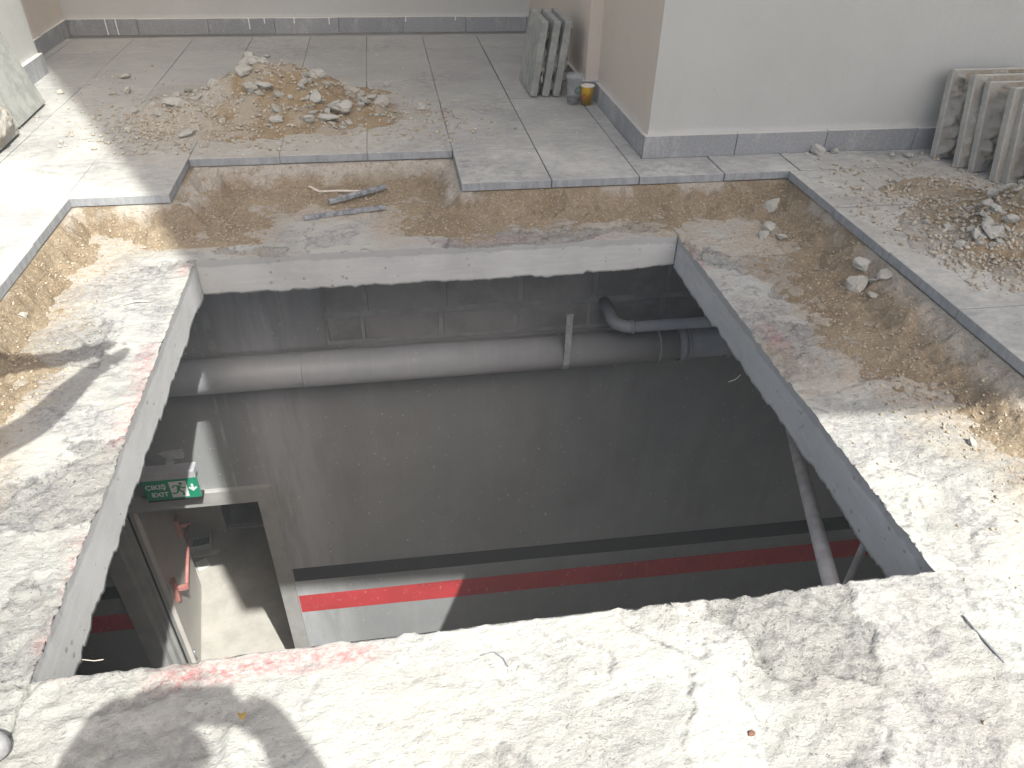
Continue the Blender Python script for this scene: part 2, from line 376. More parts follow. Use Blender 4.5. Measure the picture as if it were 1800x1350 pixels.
M_LIGHT_FILTER = clear('light_filter', (0.25, 0.245, 0.23), 0.1, 0.03)  # filter for the added pane, dims the sun passing through
M_CONC = simple('plain_concrete', (0.36, 0.355, 0.345), (0.44, 0.435, 0.42), 2, 0.003, 40)
M_RENDER = simple('facade_render', (0.50, 0.47, 0.43), (0.56, 0.53, 0.49), 1.5, 0.003, 50)
M_GROUND = simple('ground_paving', (0.28, 0.275, 0.26), (0.38, 0.37, 0.35), 1.2, 0.003, 30)
M_SKIN = simple('skin', (0.45, 0.26, 0.18), (0.50, 0.30, 0.21), 12, 0.0005, 120, rough=0.55)
M_HAIR = simple('hair', (0.02, 0.015, 0.012), (0.04, 0.03, 0.022), 40, 0.003, 120)
M_SHIRT = simple('blue_shirt', (0.10, 0.14, 0.24), (0.13, 0.17, 0.28), 12, 0.003, 60)
M_SHIRT2 = simple('grey_shirt', (0.28, 0.28, 0.28), (0.34, 0.34, 0.34), 12, 0.003, 60)
M_JEANS = simple('trousers', (0.05, 0.06, 0.09), (0.08, 0.09, 0.12), 14, 0.003, 90)
b = mk('dusty_shoe')
col = b.mix(b.ramp(b.noise(14, 6, 0.75), 0.3, 0.65), (0.16, 0.165, 0.17), (0.36, 0.36, 0.355))
M_SHOE = b.out(col, b.bump(b.noise(70, 5), 0.002), 0.7, 0.3)
M_PHONE = simple('phone_black', (0.015, 0.015, 0.017), (0.02, 0.02, 0.022), 10, 0, rough=0.25, spec=0.5)

# ------------------------------------------------------------------ layout constants (metres; z = 0 is the top of the slab)
HX0, HX1, HY0, HY1 = -0.787, 1.184, 0.977, 2.786
SLAB_T = 0.152
TZ = 0.138; TT = 0.037                     # paving level and thickness
ZF = -3.75                                 # garage floor
YW = 3.35                                  # garage wall
# edge of the lifted paving, walked from front left to front right
EDGE = [(-1.300, -2.0), (-1.300, 3.121), (-0.905, 3.121), (-0.905, 3.540), (0.296, 3.540), (0.296, 3.128), (1.830, 3.128), (1.812, 2.2), (1.812, -2.0)]
def edge_dist(X, Y):
    D = np.full(X.shape, 9.0)
    for (ax, ay), (bx, by) in zip(EDGE, EDGE[1:]):
        dx, dy = bx - ax, by - ay; L = dx * dx + dy * dy
        t = np.clip(((X - ax) * dx + (Y - ay) * dy) / L, 0, 1)
        D = np.minimum(D, np.hypot(X - ax - t * dx, Y - ay - t * dy))
    ins = ((X > -1.300) & (X < 1.815) & (Y < 3.125)) | ((X > -0.905) & (X < 0.296) & (Y < 3.540))
    return np.where(ins, D, -D)

def slab_fields(X, Y):
    wx = X + 0.10 * fbm(X * 2.5, Y * 2.5, 3, 5); wy = Y + 0.10 * fbm(X * 2.5, Y * 2.5, 3, 9)
    n = fbm(wx * 2.6, wy * 3.2, 5, 21)
    lift = 0.10 * np.sin(X * 1.3 + 0.5)
    plate = sstep(-0.16, -0.11, n + lift * 0.3)                      # smooth skim plates with broken rims
    n2 = fbm(wx * 6.0 + 3, wy * 7.0, 5, 41)
    plate2 = sstep(0.10, 0.14, n2)
    rough = np.clip(1 - plate + 0.5 * sstep(0.05, -0.25, n2), 0, 1)
    fine = fbm(X * 38, Y * 42, 4, 77)
    h = 0.0060 * plate + 0.0030 * plate2 * plate + rough * fine * 0.011 + fine * 0.0016 + 0.006 * fbm(X * 1.2, Y * 1.2, 2, 3)
    return h, rough, plate, plate2
def sand_width(X, Y):
    wdt = np.full(X.shape, 0.12)
    wdt = np.where(X > 1.2, 0.235 + 0.04 * np.sin(Y * 4), wdt)
    wdt = np.where((Y > 2.75) & (X > 0.25) & (X < 1.55), 0.175, wdt)
    wdt = np.where((Y > 2.9) & (X <= 0.25) & (X > -1.0), 0.30, wdt)
    wdt = wdt + 0.10 * fbm(X * 3.5, Y * 3.5, 3, 55) + 0.07 * fbm(X * 14, Y * 14, 4, 58)
    return np.clip(wdt, 0.05, 0.6)
def sand_fields(X, Y):
    D = edge_dist(X, Y); W = sand_width(X, Y)
    left = (X < -1.0)
    sw = np.where(left, 0.060, np.where(X > 1.3, 0.12, 0.085)) * (1 + 1.0 * fbm(X * 7, Y * 7, 3, 31))
    sw = np.clip(sw, 0.02, 0.3)
    top = np.where(X > 1.3, 0.050, 0.066)
    h = top * np.clip(1 - D / sw, 0, 1) ** 0.8 + 0.034 * np.clip(1 - D / (W * 1.1), -0.6, 1)
    lump = 0.030 * fbm(X * 11, Y * 11, 4, 61) + 0.020 * fbm(X * 42, Y * 42, 3, 71)
    lump = lump + np.where(left & (D < 0.12), 0.022 * fbm(X * 26, Y * 26, 3, 75), 0)
    h = h + lump * np.where(D < 0.2, 1, 0.7) * np.clip(1.3 - 0.8 * D / W, 0.15, 1)
    h = np.minimum(h, 0.096)
    h = np.where(D < 0.004, 0.0965, h)
    h = np.where(D > W * 1.5, -0.03, h)
    return h, D, W

# ------------------------------------------------------------------ slab with the sawn opening
def axis(a, b, step, must):
    pts = list(np.arange(a, b, step)) + [b] + must
    pts = sorted(pts); out = [pts[0]]
    ms = set(must)
    for p in pts[1:]:
        if p - out[-1] < step * 0.45 and p not in ms:
            continue
        if p in ms:
            while len(out) > 1 and out[-1] not in ms and p - out[-1] < step * 0.45: out.pop()
        out.append(p)
    return np.array(out)
GX = [1.184, 1.1845, 1.1885, 1.189]; GX2 = [-0.794, -0.7935, -0.7875, -0.787]
GY = [0.966, 0.9665, 0.9765, 0.977]
xs = np.concatenate([[-8, -4, -2.2, -1.6], axis(-1.36, 1.90, 0.0068, GX + GX2), [2.1, 4.5, 8]])
ys = np.concatenate([[-8, -3.0, -1.0, 0.1], axis(0.42, 3.56, 0.0068, GY + [HY1]), [3.8, 5, 8]])
X, Y = np.meshgrid(xs, ys, indexing='ij')
h, rough, plate_, plate2_ = slab_fields(X, Y)
lip = 0
for q_ in (plate_, plate2_ * 0.7):
    gx_, gy_ = np.gradient(q_, xs, ys); lip = np.maximum(lip, np.clip(np.hypot(gx_, gy_) * 0.016 - 0.12, 0, 1))
lip = np.where((X > -1.36) & (X < 1.9) & (Y > 0.42) & (Y < 3.56), lip, 0)
near = (X > -1.4) & (X < 1.95) & (Y > 0.3) & (Y < 3.6)
Z = np.where(near, h - 0.005, -0.004)
# ragged rim: the front edge is chipped, the other edges are sawn nearly clean
Xd, Yd = X.copy(), Y.copy()
fr = np.isclose(Y, HY0) & (X > HX0 - 0.001) & (X < HX1 + 0.001)
chip = 0.010 * fbm(X * 26, Y * 0 + 3, 4, 15) + 0.016 * sstep(0.1, 0.35, fbm(X * 5, Y * 0 + 9, 3, 19)) * 1.0
Yd = np.where(fr, Y - np.clip(chip, -0.004, 0.03) * sstep(-0.55, 0.0, X) - 0.0015 * fbm(X * 60, Y, 2, 4), Yd)
Z = np.where(fr, Z - 0.004 * np.abs(fbm(X * 30, Y * 0, 3, 8)), Z)
rt = np.isclose(X, HX1) & (Y > HY0 - 0.001) & (Y < HY1 + 0.001)
Xd = np.where(rt, X + 0.004 * fbm(Y * 18, X * 0, 4, 25) + 0.030 * sstep(1.55, 1.0, Y) * np.clip(fbm(Y * 14, X * 0 + 2, 3, 35) + 0.25, 0, 1), Xd)
lf = np.isclose(X, HX0) & (Y > HY0 - 0.001) & (Y < HY1 + 0.001)
Xd = np.where(lf, X - 0.0035 * np.abs(fbm(Y * 30, X * 0, 4, 45)), Xd)
bk = np.isclose(Y, HY1) & (X > HX0 - 0.001) & (X < HX1 + 0.001)
Yd = np.where(bk, Y + 0.002 * fbm(X * 30, Y * 0, 3, 65), Yd)
# overrun saw cuts beyond the corners
g1 = (X > 1.1842) & (X < 1.1888) & (Y > HY1 - 0.001) & (Y < 2.95)
g2 = (Y > 0.9663) & (Y < 0.9768) & (X < HX0) & (X > -0.98)
g3 = (X > -0.7938) & (X < -0.7872) & (Y < HY0 - 0.002) & (Y > 0.83)
Z = np.where(g1 | g2 | g3, -0.022, Z)
# colour masks that belong to the surface itself
ddist = np.minimum.reduce([np.abs(X - HX0) + 9 * ((Y < HY0) | (Y > HY1)), np.abs(X - HX1) + 9 * ((Y < HY0) | (Y > HY1)),
                           np.abs(Y - HY0) + 9 * ((X < HX0) | (X > HX1)), np.abs(Y - HY1) + 9 * ((X < HX0) | (X > HX1))])
red = np.clip(1 - ddist / (0.035 + 0.04 * (fbm(X * 6, Y * 6, 3, 91) + 0.3)), 0, 1) * sstep(0.16, 0.34, fbm(X * 3.1 + 7, Y * 3.1, 3, 95)) * 0.7
red = np.maximum(red, 0.9 * np.clip(1 - np.hypot((X - 1.255) / 0.055, (Y - 1.98) / 0.16), 0, 1))
red = np.maximum(red, 1.2 * np.clip(1 - np.abs(Y - 0.945) / 0.04, 0, 1) * sstep(-0.60, -0.5, X) * sstep(-0.05, -0.16, X))
red = np.maximum(red, 0.8 * np.clip(1 - np.hypot((X + 0.81) / 0.06, (Y - 2.72) / 0.09), 0, 1))
red = np.maximum(red, 0.9 * np.clip(1 - np.hypot((X + 0.82) / 0.045, (Y - 2.10) / 0.17), 0, 1))
red = np.maximum(red, 0.5 * np.clip(1 - np.hypot((X - 0.35) / 0.45, (Y - 2.84) / 0.05), 0, 1))
red = np.clip(red, 0, 1)
Dd = edge_dist(X, Y); Ws = sand_width(X, Y)
dustn = fbm(X * 3.3, Y * 3.3, 4, 111)
sandm = np.clip(sstep(0.20, 0.0, Dd - Ws) * 0.9 + sstep(0.05, 0.28, dustn) * 0.35 * sstep(1.2, 2.2, Y) * (X > 0.9), 0, 1)
sandm = np.clip(sandm + 0.45 * sstep(0.0, 0.35, dustn) * (Y > 2.79) * (X > -0.7) * (X < 1.2) + 0.38 * (Y > 1.5) * (X > HX1) * sstep(-0.1, 0.25, dustn), 0, 1)
grey = np.clip(sstep(0.02, 0.26, fbm(X * 4.2 + 2, Y * 5.5, 5, 121)) * 0.95 + rough * 0.45, 0, 1)
calm = sstep(0.45, -0.05, X) * sstep(1.0, 0.95, Y)
grey = np.clip(grey * (1 - 0.72 * calm) * np.where(Y < 0.975, 0.62, 0.95) + 0.28 * sstep(-0.1, 0.25, fbm(X * 9, Y * 12, 4, 131)), 0, 1); rough = rough * (1 - 0.55 * calm); lip = lip * (1 - 0.6 * calm)
nx, ny = X.shape
idx = np.arange(nx * ny).reshape(nx, ny)
cx = (xs[:-1] + xs[1:]) / 2; cy = (ys[:-1] + ys[1:]) / 2
added_opening = (cx[:, None] > 2.1) & (cx[:, None] < 4.5) & (cy[None, :] > -3.0) & (cy[None, :] < -1.0)  # opening added to let more daylight into the garage
keep = ~added_opening & ~((cx[:, None] > HX0) & (cx[:, None] < HX1) & (cy[None, :] > HY0) & (cy[None, :] < HY1))
# nothing of the slab is seen beneath the paving: keep those cells coarse by leaving them as they are
F = np.stack([idx[:-1, :-1], idx[1:, :-1], idx[1:, 1:], idx[:-1, 1:]], -1)[keep]
V = np.stack([Xd, Yd, Z], -1).reshape(-1, 3)
me = mesh_np('concrete_slab', V, F)
attr(me, 'rough', rough); attr(me, 'sand', sandm); attr(me, 'red', red); attr(me, 'grey', grey); attr(me, 'lip', lip)
slab = tag(link('concrete_slab', me, M_SCREED), kind='structure')
# four sawn faces, each ending below in a broken line
def cut_face(name, top, nrm, seed, spall, amp):
    top = np.asarray(top); k3 = np.linspace(0, len(top) - 1, (len(top) - 1) * 3 + 1); top = np.stack([np.interp(k3, np.arange(len(top)), top[:, c]) for c in range(3)], -1)
    n = len(top); s = np.concatenate([[0], np.cumsum(np.hypot(*np.diff(top[:, :2], axis=0).T))])
    wob = s + 0.05 * fbm(s * 9, s * 0, 3, seed + 2)
    jag = -SLAB_T + amp * 1.1 * fbm(wob * 11, s * 0, 6, seed, 0.62) + 0.018 * np.maximum(0, fbm(wob * 17, s * 0 + 3, 3, seed + 6) - 0.18) - 0.014 * np.maximum(0, fbm(wob * 27, s * 0 + 7, 2, seed + 8) - 0.2) + np.random.RandomState(seed).uniform(-.0012, .0012, n) + spall(s)
    rows = []; br = []; R = 14
    nom = np.median(top[:, 0]) if nrm[0] else np.median(top[:, 1])
    rim = top.copy()
    for k in range(R + 1):
        t = k / R; z = rim[:, 2] * (1 - t) + jag * t
        a_ = max(0.0, 1 - t * 3.5) ** 2; top = rim.copy(); ax_ = 0 if nrm[0] else 1; top[:, ax_] = nom + (rim[:, ax_] - nom) * a_
        off = 0.0012 * fbm(s * 2.0, z * 3, 2, seed + 7) * (t > 0)
        rows.append(np.stack([top[:, 0] + nrm[0] * off, top[:, 1] + nrm[1] * off, z], -1)); br.append(np.zeros(n))
    for k, (o, dz) in enumerate(((0.012, 0.001), (0.03, -0.004), (0.06, -0.012), (0.10, -0.02))):
        zz = jag + dz + 0.008 * fbm(s * 40, s * 0 + k, 3, seed + 9)
        rows.append(np.stack([top[:, 0] - nrm[0] * o, top[:, 1] - nrm[1] * o, np.minimum(zz, jag + 0.004)], -1)); br.append(np.ones(n))
    V = np.concatenate(rows); RR = len(rows); idx = np.arange(RR * n).reshape(RR, n)
    F = np.stack([idx[:-1, :-1], idx[1:, :-1], idx[1:, 1:], idx[:-1, 1:]], -1).reshape(-1, 4)
    me = mesh_np(name, V, F); attr(me, 'broken', np.concatenate(br))
    return link(name, me, M_CUT, slab)
i0 = int(np.where(np.isclose(xs, HX0))[0][0]); i1 = int(np.where(np.isclose(xs, HX1))[0][0])
j0 = int(np.where(np.isclose(ys, HY0))[0][0]); j1 = int(np.where(np.isclose(ys, HY1))[0][0])
P3 = np.stack([Xd, Yd, Z], -1)
cut_face('cut_face', P3[i0:i1 + 1, j1], (0, -1), 201, lambda s: 0.016 * sstep(1.5, 1.95, s), 0.008)
cut_face('cut_face', P3[i1, j0:j1 + 1], (-1, 0), 211, lambda s: 0.0 * s - 0.01 * sstep(0.4, 0, s), 0.016)
cut_face('cut_face', P3[i0, j0:j1 + 1], (1, 0), 221, lambda s: -0.02 * sstep(0.65, 0.2, s) * (0.6 + fbm(s * 9, s * 0, 3, 5)), 0.018)
cut_face('cut_face', P3[i0:i1 + 1, j0], (0, 1), 231, lambda s: 0.0 * s, 0.014)
# underside of the slab = garage ceiling
bm = bmesh.new()
o_ = 0.09; zc = -SLAB_T - 0.018
for a, b_, c_, d_ in ((-6.5, HX0 - o_, -5, 3.352), (HX1 + o_, 6.5, -1.0, 3.352), (HX1 + o_, 2.0, -5, -1.0), (4.6, 6.5, -5, -1.0), (2.0, 4.6, -5, -3.0), (HX0 - o_, HX1 + o_, -5, HY0 - o_), (HX0 - o_, HX1 + o_, HY1 + o_, 3.352)):
    bm.faces.new([bm.verts.new(p) for p in ((a, c_, zc), (b_, c_, zc), (b_, d_, zc), (a, d_, zc))])
me = bpy.data.meshes.new('ceiling'); bm.to_mesh(me); bm.free()
link('slab_underside', me, M_CONC, slab)

# ------------------------------------------------------------------ bedding sand
xs2 = np.concatenate([[-7, -4.5, -3, -2, -1.5], np.arange(-1.40, -0.80, 0.0075), np.arange(-0.80, 1.40, 0.0085), np.arange(1.40, 1.95, 0.0075), [2.1, 3, 4.5, 7]])
ys2 = np.concatenate([[-7, -3, -1, 0.2], np.arange(0.45, 2.70, 0.009), np.arange(2.70, 3.62, 0.0075), [3.8, 4.5, 5.5, 6.6]])
X2, Y2 = np.meshgrid(xs2, ys2, indexing='ij')
h2, D2, W2 = sand_fields(X2, Y2)
h2 = np.where((Y2 < 0.5) & (D2 > 0), -0.02, h2); cut_ = (X2[:-1, :-1] > 2.05) & (X2[1:, 1:] < 4.55) & (Y2[:-1, :-1] > -3.05) & (Y2[1:, 1:] < -0.95)
hd_ = np.maximum.reduce([HX0 - X2, X2 - HX1, HY0 - Y2, Y2 - HY1]); h2 = np.where(hd_ < 0.05, np.minimum(h2, -0.03 + np.clip(hd_, 0, 1) * 0.4), h2)
pale = np.clip(0.9 * sstep(0.05, 0.0, D2 - 0.02 * fbm(X2 * 20, Y2 * 20, 2, 9)) * sstep(0.0, 0.2, fbm(X2 * 5, Y2 * 5, 3, 141)) + 0.9 * (X2 > 1.5) * sstep(0.09, 0.03, D2) * sstep(2.5, 2.2, Y2), 0, 1)
pale = np.clip(pale + (X2 > -0.9) * (X2 < 0.29) * (Y2 > 3.13) * sstep(0.10, 0.03, D2 + 0.05 * fbm(X2 * 7, Y2 * 7, 3, 151)), 0, 1)
nx2, ny2 = X2.shape; id2 = np.arange(nx2 * ny2).reshape(nx2, ny2)
vmax = np.maximum.reduce([h2[:-1, :-1], h2[1:, :-1], h2[1:, 1:], h2[:-1, 1:]])
Fs = np.stack([id2[:-1, :-1], id2[1:, :-1], id2[1:, 1:], id2[:-1, 1:]], -1)[(vmax > -0.012) & ~cut_]
me = mesh_np('sand_bed', np.stack([X2, Y2, h2], -1).reshape(-1, 3), Fs); attr(me, 'pale', pale)
tag(link('bedding_sand', me, M_SAND), 'golden brown bedding sand exposed along the lifted paving', 'sand', kind='stuff')

# ------------------------------------------------------------------ paving tiles
paving = empty('paved_floor'); tag(paving, kind='structure')
TX = [0.292 + 0.4035 * k for k in range(-14, 15)]
TY = [3.126 + 0.4165 * k for k in range(-11, 8)]
_tile = {}
def tile_mesh(wd, dp):
    key = (round(wd, 3), round(dp, 3))
    if key not in _tile: _tile[key] = box_mesh('tile', (0, 0, -TT), (wd, dp, 0), 0.0018)
    return _tile[key]
G = 0.0022
def put_tile(x0, x1, y0, y1):
    if x1 - x0 < 0.03 or y1 - y0 < 0.03: return
    if 2.0 < (x0 + x1) / 2 < 4.6 and -3.1 < (y0 + y1) / 2 < -0.9: return           # the opening added for garage light
    G = 0.0024 if x0 > 0.25 else 0.0011
    o = link('tile', tile_mesh(x1 - x0 - 2 * G, y1 - y0 - 2 * G), M_TILE, paving)
    o.location = (x0 + G + random.uniform(-.0010, .0010), y0 + G + random.uniform(-.0010, .0010), TZ + random.uniform(-0.0016, 0.0016))
    o.rotation_euler = (random.uniform(-.0025, .0025), random.uniform(-.0025, .0025), random.uniform(-.0015, .0015))
for xa, xb in zip(TX, TX[1:]):
    for ya, yb in zip(TY, TY[1:]):
        mx, my = (xa + xb) / 2, (ya + yb) / 2
        x0, x1, y0, y1 = xa, xb, ya, yb
        if my > 3.126:                                 # behind the dig: alcove and strip in front of the right wall
            if mx < -2.6: continue
            if mx > 1.5 and my > 3.55: continue
            if my > 3.55 and mx > 1.1:
                if my > 4.4: continue
                x1 = 1.1765; y1 = min(y1, 4.307)
            elif mx > 1.25: y1 = min(y1, 3.354)
            elif mx > 1.0: y1 = min(y1, 6.15)
            y1 = min(y1, 6.16)
            if mx > 0.7 and my > 4.4 and mx < 1.25: x1 = min(x1, 1.10)
            if -0.9 < mx < 0.29 and my < 3.5: continue
            if mx > 4.6: continue
            if abs(mx - 1.7) < 0.2: x1 = 1.87
            if xa > 1.85: x0 = 1.872 if xa < 2.0 else x0
            put_tile(x0, x1, y0, y1)
            if 1.05 < mx < 1.4 and my < 3.4 and False: pass
        else:
            if mx < -1.3:
                if abs(xb + 1.322) < 0.02: x1 = -1.302
                if mx > -5: put_tile(x0, x1, y0, y1)
            elif mx > 1.85 and mx < 5.0:
                if xa < 2.0: x0 = 1.815
                put_tile(x0, x1, y0, y1)

put_tile(1.100, 1.1765, 3.356, 3.5415)

# ------------------------------------------------------------------ walls around the courtyard
def skirting(wall, p0, p1, nrm, n, hgt=0.103, th=0.022, seed=0):
    """a row of skirting tiles from p0 to p1 standing proud of the wall face"""
    rs = random.Random(seed); p0 = Vector((*p0, 0)); p1 = Vector((*p1, 0)); d = p1 - p0; L = d.length; d.normalize()
    nr = Vector((*nrm, 0)); cuts = [0] + [L * (i / n) + rs.uniform(-.01, .01) for i in range(1, n)] + [L]
    for a, b_ in zip(cuts, cuts[1:]):
        A = p0 + d * (a + 0.0015); B = p0 + d * (b_ - 0.0015)
        th2 = th + rs.uniform(-.001, .002); hh = TZ + 0.001 + hgt + rs.uniform(-.0015, .0015)
        bm = bmesh.new(); vs = []
        for z in (TZ - 0.004, hh):
            for q in (A, B, B + nr * th2, A + nr * th2): vs.append(bm.verts.new((q.x, q.y, z)))
        for f in ((0, 1, 2, 3), (4, 5, 6, 7), (0, 1, 5, 4), (1, 2, 6, 5), (2, 3, 7, 6), (3, 0, 4, 7)): bm.faces.new([vs[i] for i in f])
        bmesh.ops.recalc_face_normals(bm, faces=bm.faces)
        bmesh.ops.bevel(bm, geom=list(bm.edges), offset=0.0015, segments=1, affect='EDGES')
        link('skirting_tile', bm_mesh('skirting_tile', bm), M_SKIRT, wall)
WH = 4.0
wl = box('back_wall', (-2.30, 6.165, 0.02), (1.30, 6.45, WH), M_PAINT_COOL_LIT)
tag(wl, 'painted back wall of the alcove with dark skirting', 'wall')
skirting(wl, (-2.178, 6.165), (1.10, 6.165), (0, -1), 7, seed=1)
for x, L in ((-1.93, 1.0), (-1.86, 1.0), (-0.95, 0.7), (-0.84, 0.35), (-0.63, 0.35), (-0.38, 0.45), (0.18, 0.3), (0.55, 0.25)):
    box('paint_run', (x, 6.1385, TZ + 0.1035 * (1 - L)), (x + 0.008, 6.1425, TZ + 0.1035), M_SIGNW, wl, 0.0015)
wl = box('alcove_side_wall', (-2.60, 5.13, 0.02), (-2.20, 6.164, WH), M_PAINT_WARM_LIT)
tag(wl, 'beige side wall of the alcove at far left corner', 'wall')
skirting(wl, (-2.20, 5.14), (-2.20, 6.14), (1, 0), 2, seed=2)
wl = box('left_pier', (-2.60, 3.2, 0.02), (-2.032, 5.128, WH), M_PAINT_COOL_LIT)
tag(wl, 'pale sunlit pier at left edge with thick skirting block', 'wall')
skirting(wl, (-2.032, 3.25), (-2.032, 5.127), (1, 0), 4, 0.110, 0.028, seed=3)
wl = box('inner_side_wall', (1.125, 4.33, 0.02), (1.60, 6.164, WH), M_PAINT_WARM_LIT)
tag(wl, 'beige side wall behind the three leaning paving slabs', 'wall')
skirting(wl, (1.125, 6.14), (1.125, 4.33), (-1, 0), 4, seed=5)
skirting(wl, (1.100, 4.33), (1.195, 4.33), (0, -1), 1, seed=6)
wl = box('corner_pier', (1.200, 3.378, 0.02), (6.0, 4.329, WH), M_PAINT_WARM_LIT)
wl.data.materials.append(M_PAINT_COOL_LIT)  # front face takes the copy coloured for cooler light
for p in wl.data.polygons:
    if p.normal.y < -0.5: p.material_index = 1
tag(wl, 'wide pale wall with outside corner right of the opening', 'wall')
skirting(wl, (1.178, 3.378), (4.9, 3.378), (0, -1), 8, seed=7)
skirting(wl, (1.200, 4.30), (1.200, 3.379), (-1, 0), 2, 0.103, 0.023, seed=8)
# a scuff on the pier
bm = bmesh.new()
for k in range(9):
    x = 1.46 + k * 0.011; add_box(bm, (x, 3.3755, 0.815 + 0.002 * math.sin(k * 2)), (x + 0.008, 3.3785, 0.819 + 0.003 * math.sin(k * 1.3 + 1)))
link('scuff_mark', bm_mesh('scuff_mark', bm), M_STEEL, wl)
# rest of the courtyard, out of view: ground beyond, flank walls and the overhanging upper storeys that shade the dig
bm = bmesh.new()
for a, b_, c_, d_ in ((-80, -7.9, -80, 80), (7.9, 80, -80, 80), (-7.9, 7.9, -80, -7.9), (-7.9, 7.9, 7.9, 80)):
    bm.faces.new([bm.verts.new(p) for p in ((a, c_, 0.09), (b_, c_, 0.09), (b_, d_, 0.09), (a, d_, 0.09))])
me = bpy.data.meshes.new('ground'); bm.to_mesh(me); bm.free()
tag(link('ground', me, M_GROUND), kind='structure')
S0 = 4.4
kx, ky = -0.235 - SD.x / -SD.z * S0, 1.618 - SD.y / -SD.z * S0
ov = empty('overhanging_storeys', (kx, ky, S0))
ov.rotation_euler = (0, 0, -0.0446)
LIT_PATCH_CUT = [(0, 5.15), (1.33, 7.1), (1.74, 7.2), (0.99, 5.2), (0.42, 3.6), (0, 2.3)]  # made-up facade cut-out, shaped to the half-lit patch on the alcove floor
def prism(name, pl, y0, y1, mat, parent):
    bm = bmesh.new(); va = [bm.verts.new((x, y0, z)) for x, z in pl]; vb = [bm.verts.new((x, y1, z)) for x, z in pl]
    bm.faces.new(va); bm.faces.new(vb[::-1])
    for i in range(len(pl)): bm.faces.new((va[i], va[(i + 1) % len(pl)], vb[(i + 1) % len(pl)], vb[i]))
    bmesh.ops.triangulate(bm, faces=bm.faces)
    return link(name, bm_mesh(name, bm), mat, parent)
prism('facade', [(0, 0), (9, 0), (9, 12), (0, 12)] + LIT_PATCH_CUT, 0, 0.25, M_RENDER, ov)
prism('light_filter_pane', LIT_PATCH_CUT, 0.10, 0.11, M_LIGHT_FILTER, ov)  # added pane, lets weakened sun through for the floor patch
for (xa, za), (xb, zb_) in (((0.25, 2.9), (0.72, 6.2)), ((0.0, 4.1), (1.25, 6.9)), ((0.5, 3.8), (1.5, 7.15))):  # added bars, cast dark streaks across the light patch
    link('shadow_streak_bar', tube_mesh('shadow_streak_bar', [(xa, 0.09, za), (xb, 0.09, zb_)], 0.022, 8), M_STEEL, ov)
tag(ov, 'upper storeys of the building overhanging behind the camera', 'building')

# ------------------------------------------------------------------ garage below
fl = bmesh.new()
for a, b_, c_, d_ in ((-6.5, 6.5, -5, 3.36), (-6.5, 6.5, 3.36, 7.5)):
    fl.faces.new([fl.verts.new(p) for p in ((a, c_, ZF), (b_, c_, ZF), (b_, d_, ZF), (a, d_, ZF))])
me = bpy.data.meshes.new('garage_floor'); fl.to_mesh(me); fl.free()
tag(link('garage_floor', me, M_GFLOOR), kind='structure')
DX0, DX1, DZ = -1.72, -0.932, -1.845           # door opening
gw = empty('garage_wall', (0, YW, ZF))
tag(gw, 'grey garage wall with black and red painted bands below the opening', 'wall')
def gpart(name, lo, hi, mat, bevel=0.0): 
    return box(name, (lo[0], lo[1] - YW, lo[2] - ZF), (hi[0], hi[1] - YW, hi[2] - ZF), mat, gw, bevel)
gpart('wall_panel', (DX1 + 0.0, YW, ZF), (6.5, YW + 0.16, -0.80), M_GPL)
gpart('wall_panel', (-6.5, YW, ZF), (DX0 - 0.10, YW + 0.16, -0.80), M_GPL)
gpart('wall_panel', (DX0 - 0.10, YW, DZ + 0.02), (DX1, YW + 0.16, -0.80), M_GPL)
gpart('column_face', (-6.5, YW - 0.012, -0.799), (-0.40, YW + 0.15, -0.168), M_GPL)
gpart('mortar_bed', (-0.399, YW + 0.004, -0.799), (6.5, YW + 0.15, -0.168), M_MORTAR)
rs = random.Random(4)
for zi, (za, zb) in enumerate(((-0.775, -0.64), (-0.605, -0.44), (-0.41, -0.24))):
    x = -0.39 - (0.2 if zi % 2 else 0.22)
    while x < 3.2:
        a, b_ = max(x + rs.uniform(.008, .018), -0.385), x + 0.40 - rs.uniform(.008, .018)
        if b_ - a > 0.05:
            lo = za
            gpart('concrete_block', (a, YW - 0.001 - rs.uniform(0, .004), lo), (b_, YW + 0.02, zb), M_BLOCK, 0.004)
        x += 0.40
def band(name, xa, xb, mat):
    bm = bmesh.new()
    def zt(x): return (-2.500 - 0.015 * (x + 0.83)) if name == 'black_band' else (-2.775 - 0.014 * (x + 0.76))
    def zb(x): return (-2.625 - 0.020 * (x + 0.83)) if name == 'black_band' else (-2.950 - 0.020 * (x + 0.76))
    n = 14; top = []; bot = []; y = -0.0025
    for i in range(n + 1):
        x = xa + (xb - xa) * i / n
        top.append(bm.verts.new((x, y, zt(x) - ZF))); bot.append(bm.verts.new((x, y, zb(x) - ZF + rs.uniform(-.002, .002))))
    for i in range(n): bm.faces.new((top[i], top[i + 1], bot[i + 1], bot[i]))
    me = bpy.data.meshes.new(name); bm.to_mesh(me); bm.free()
    link(name, me, mat, gw)
for nm, mt in (('black_band', M_BLACK), ('red_band', M_RED)):
    band(nm, DX1 + 0.10, 6.4, mt); band(nm, -6.4, DX0 - 0.175, mt)
for nm, lo, hi in (('garage_side_wall', (-6.7, -5.2, ZF), (-6.5, 3.5, -0.168)), ('garage_side_wall', (6.5, -5.2, ZF), (6.7, 3.5, -0.168)), ('garage_end_wall', (-6.7, -5.2, ZF), (6.7, -5.0, -0.168))):
    o = box(nm, lo, hi, M_GPL)
    tag(o, {-6.7: 'garage side wall on the left below the slab', 6.5: 'garage side wall on the right below the slab'}[lo[0]] if nm == 'garage_side_wall' else 'garage end wall below the camera', 'wall')

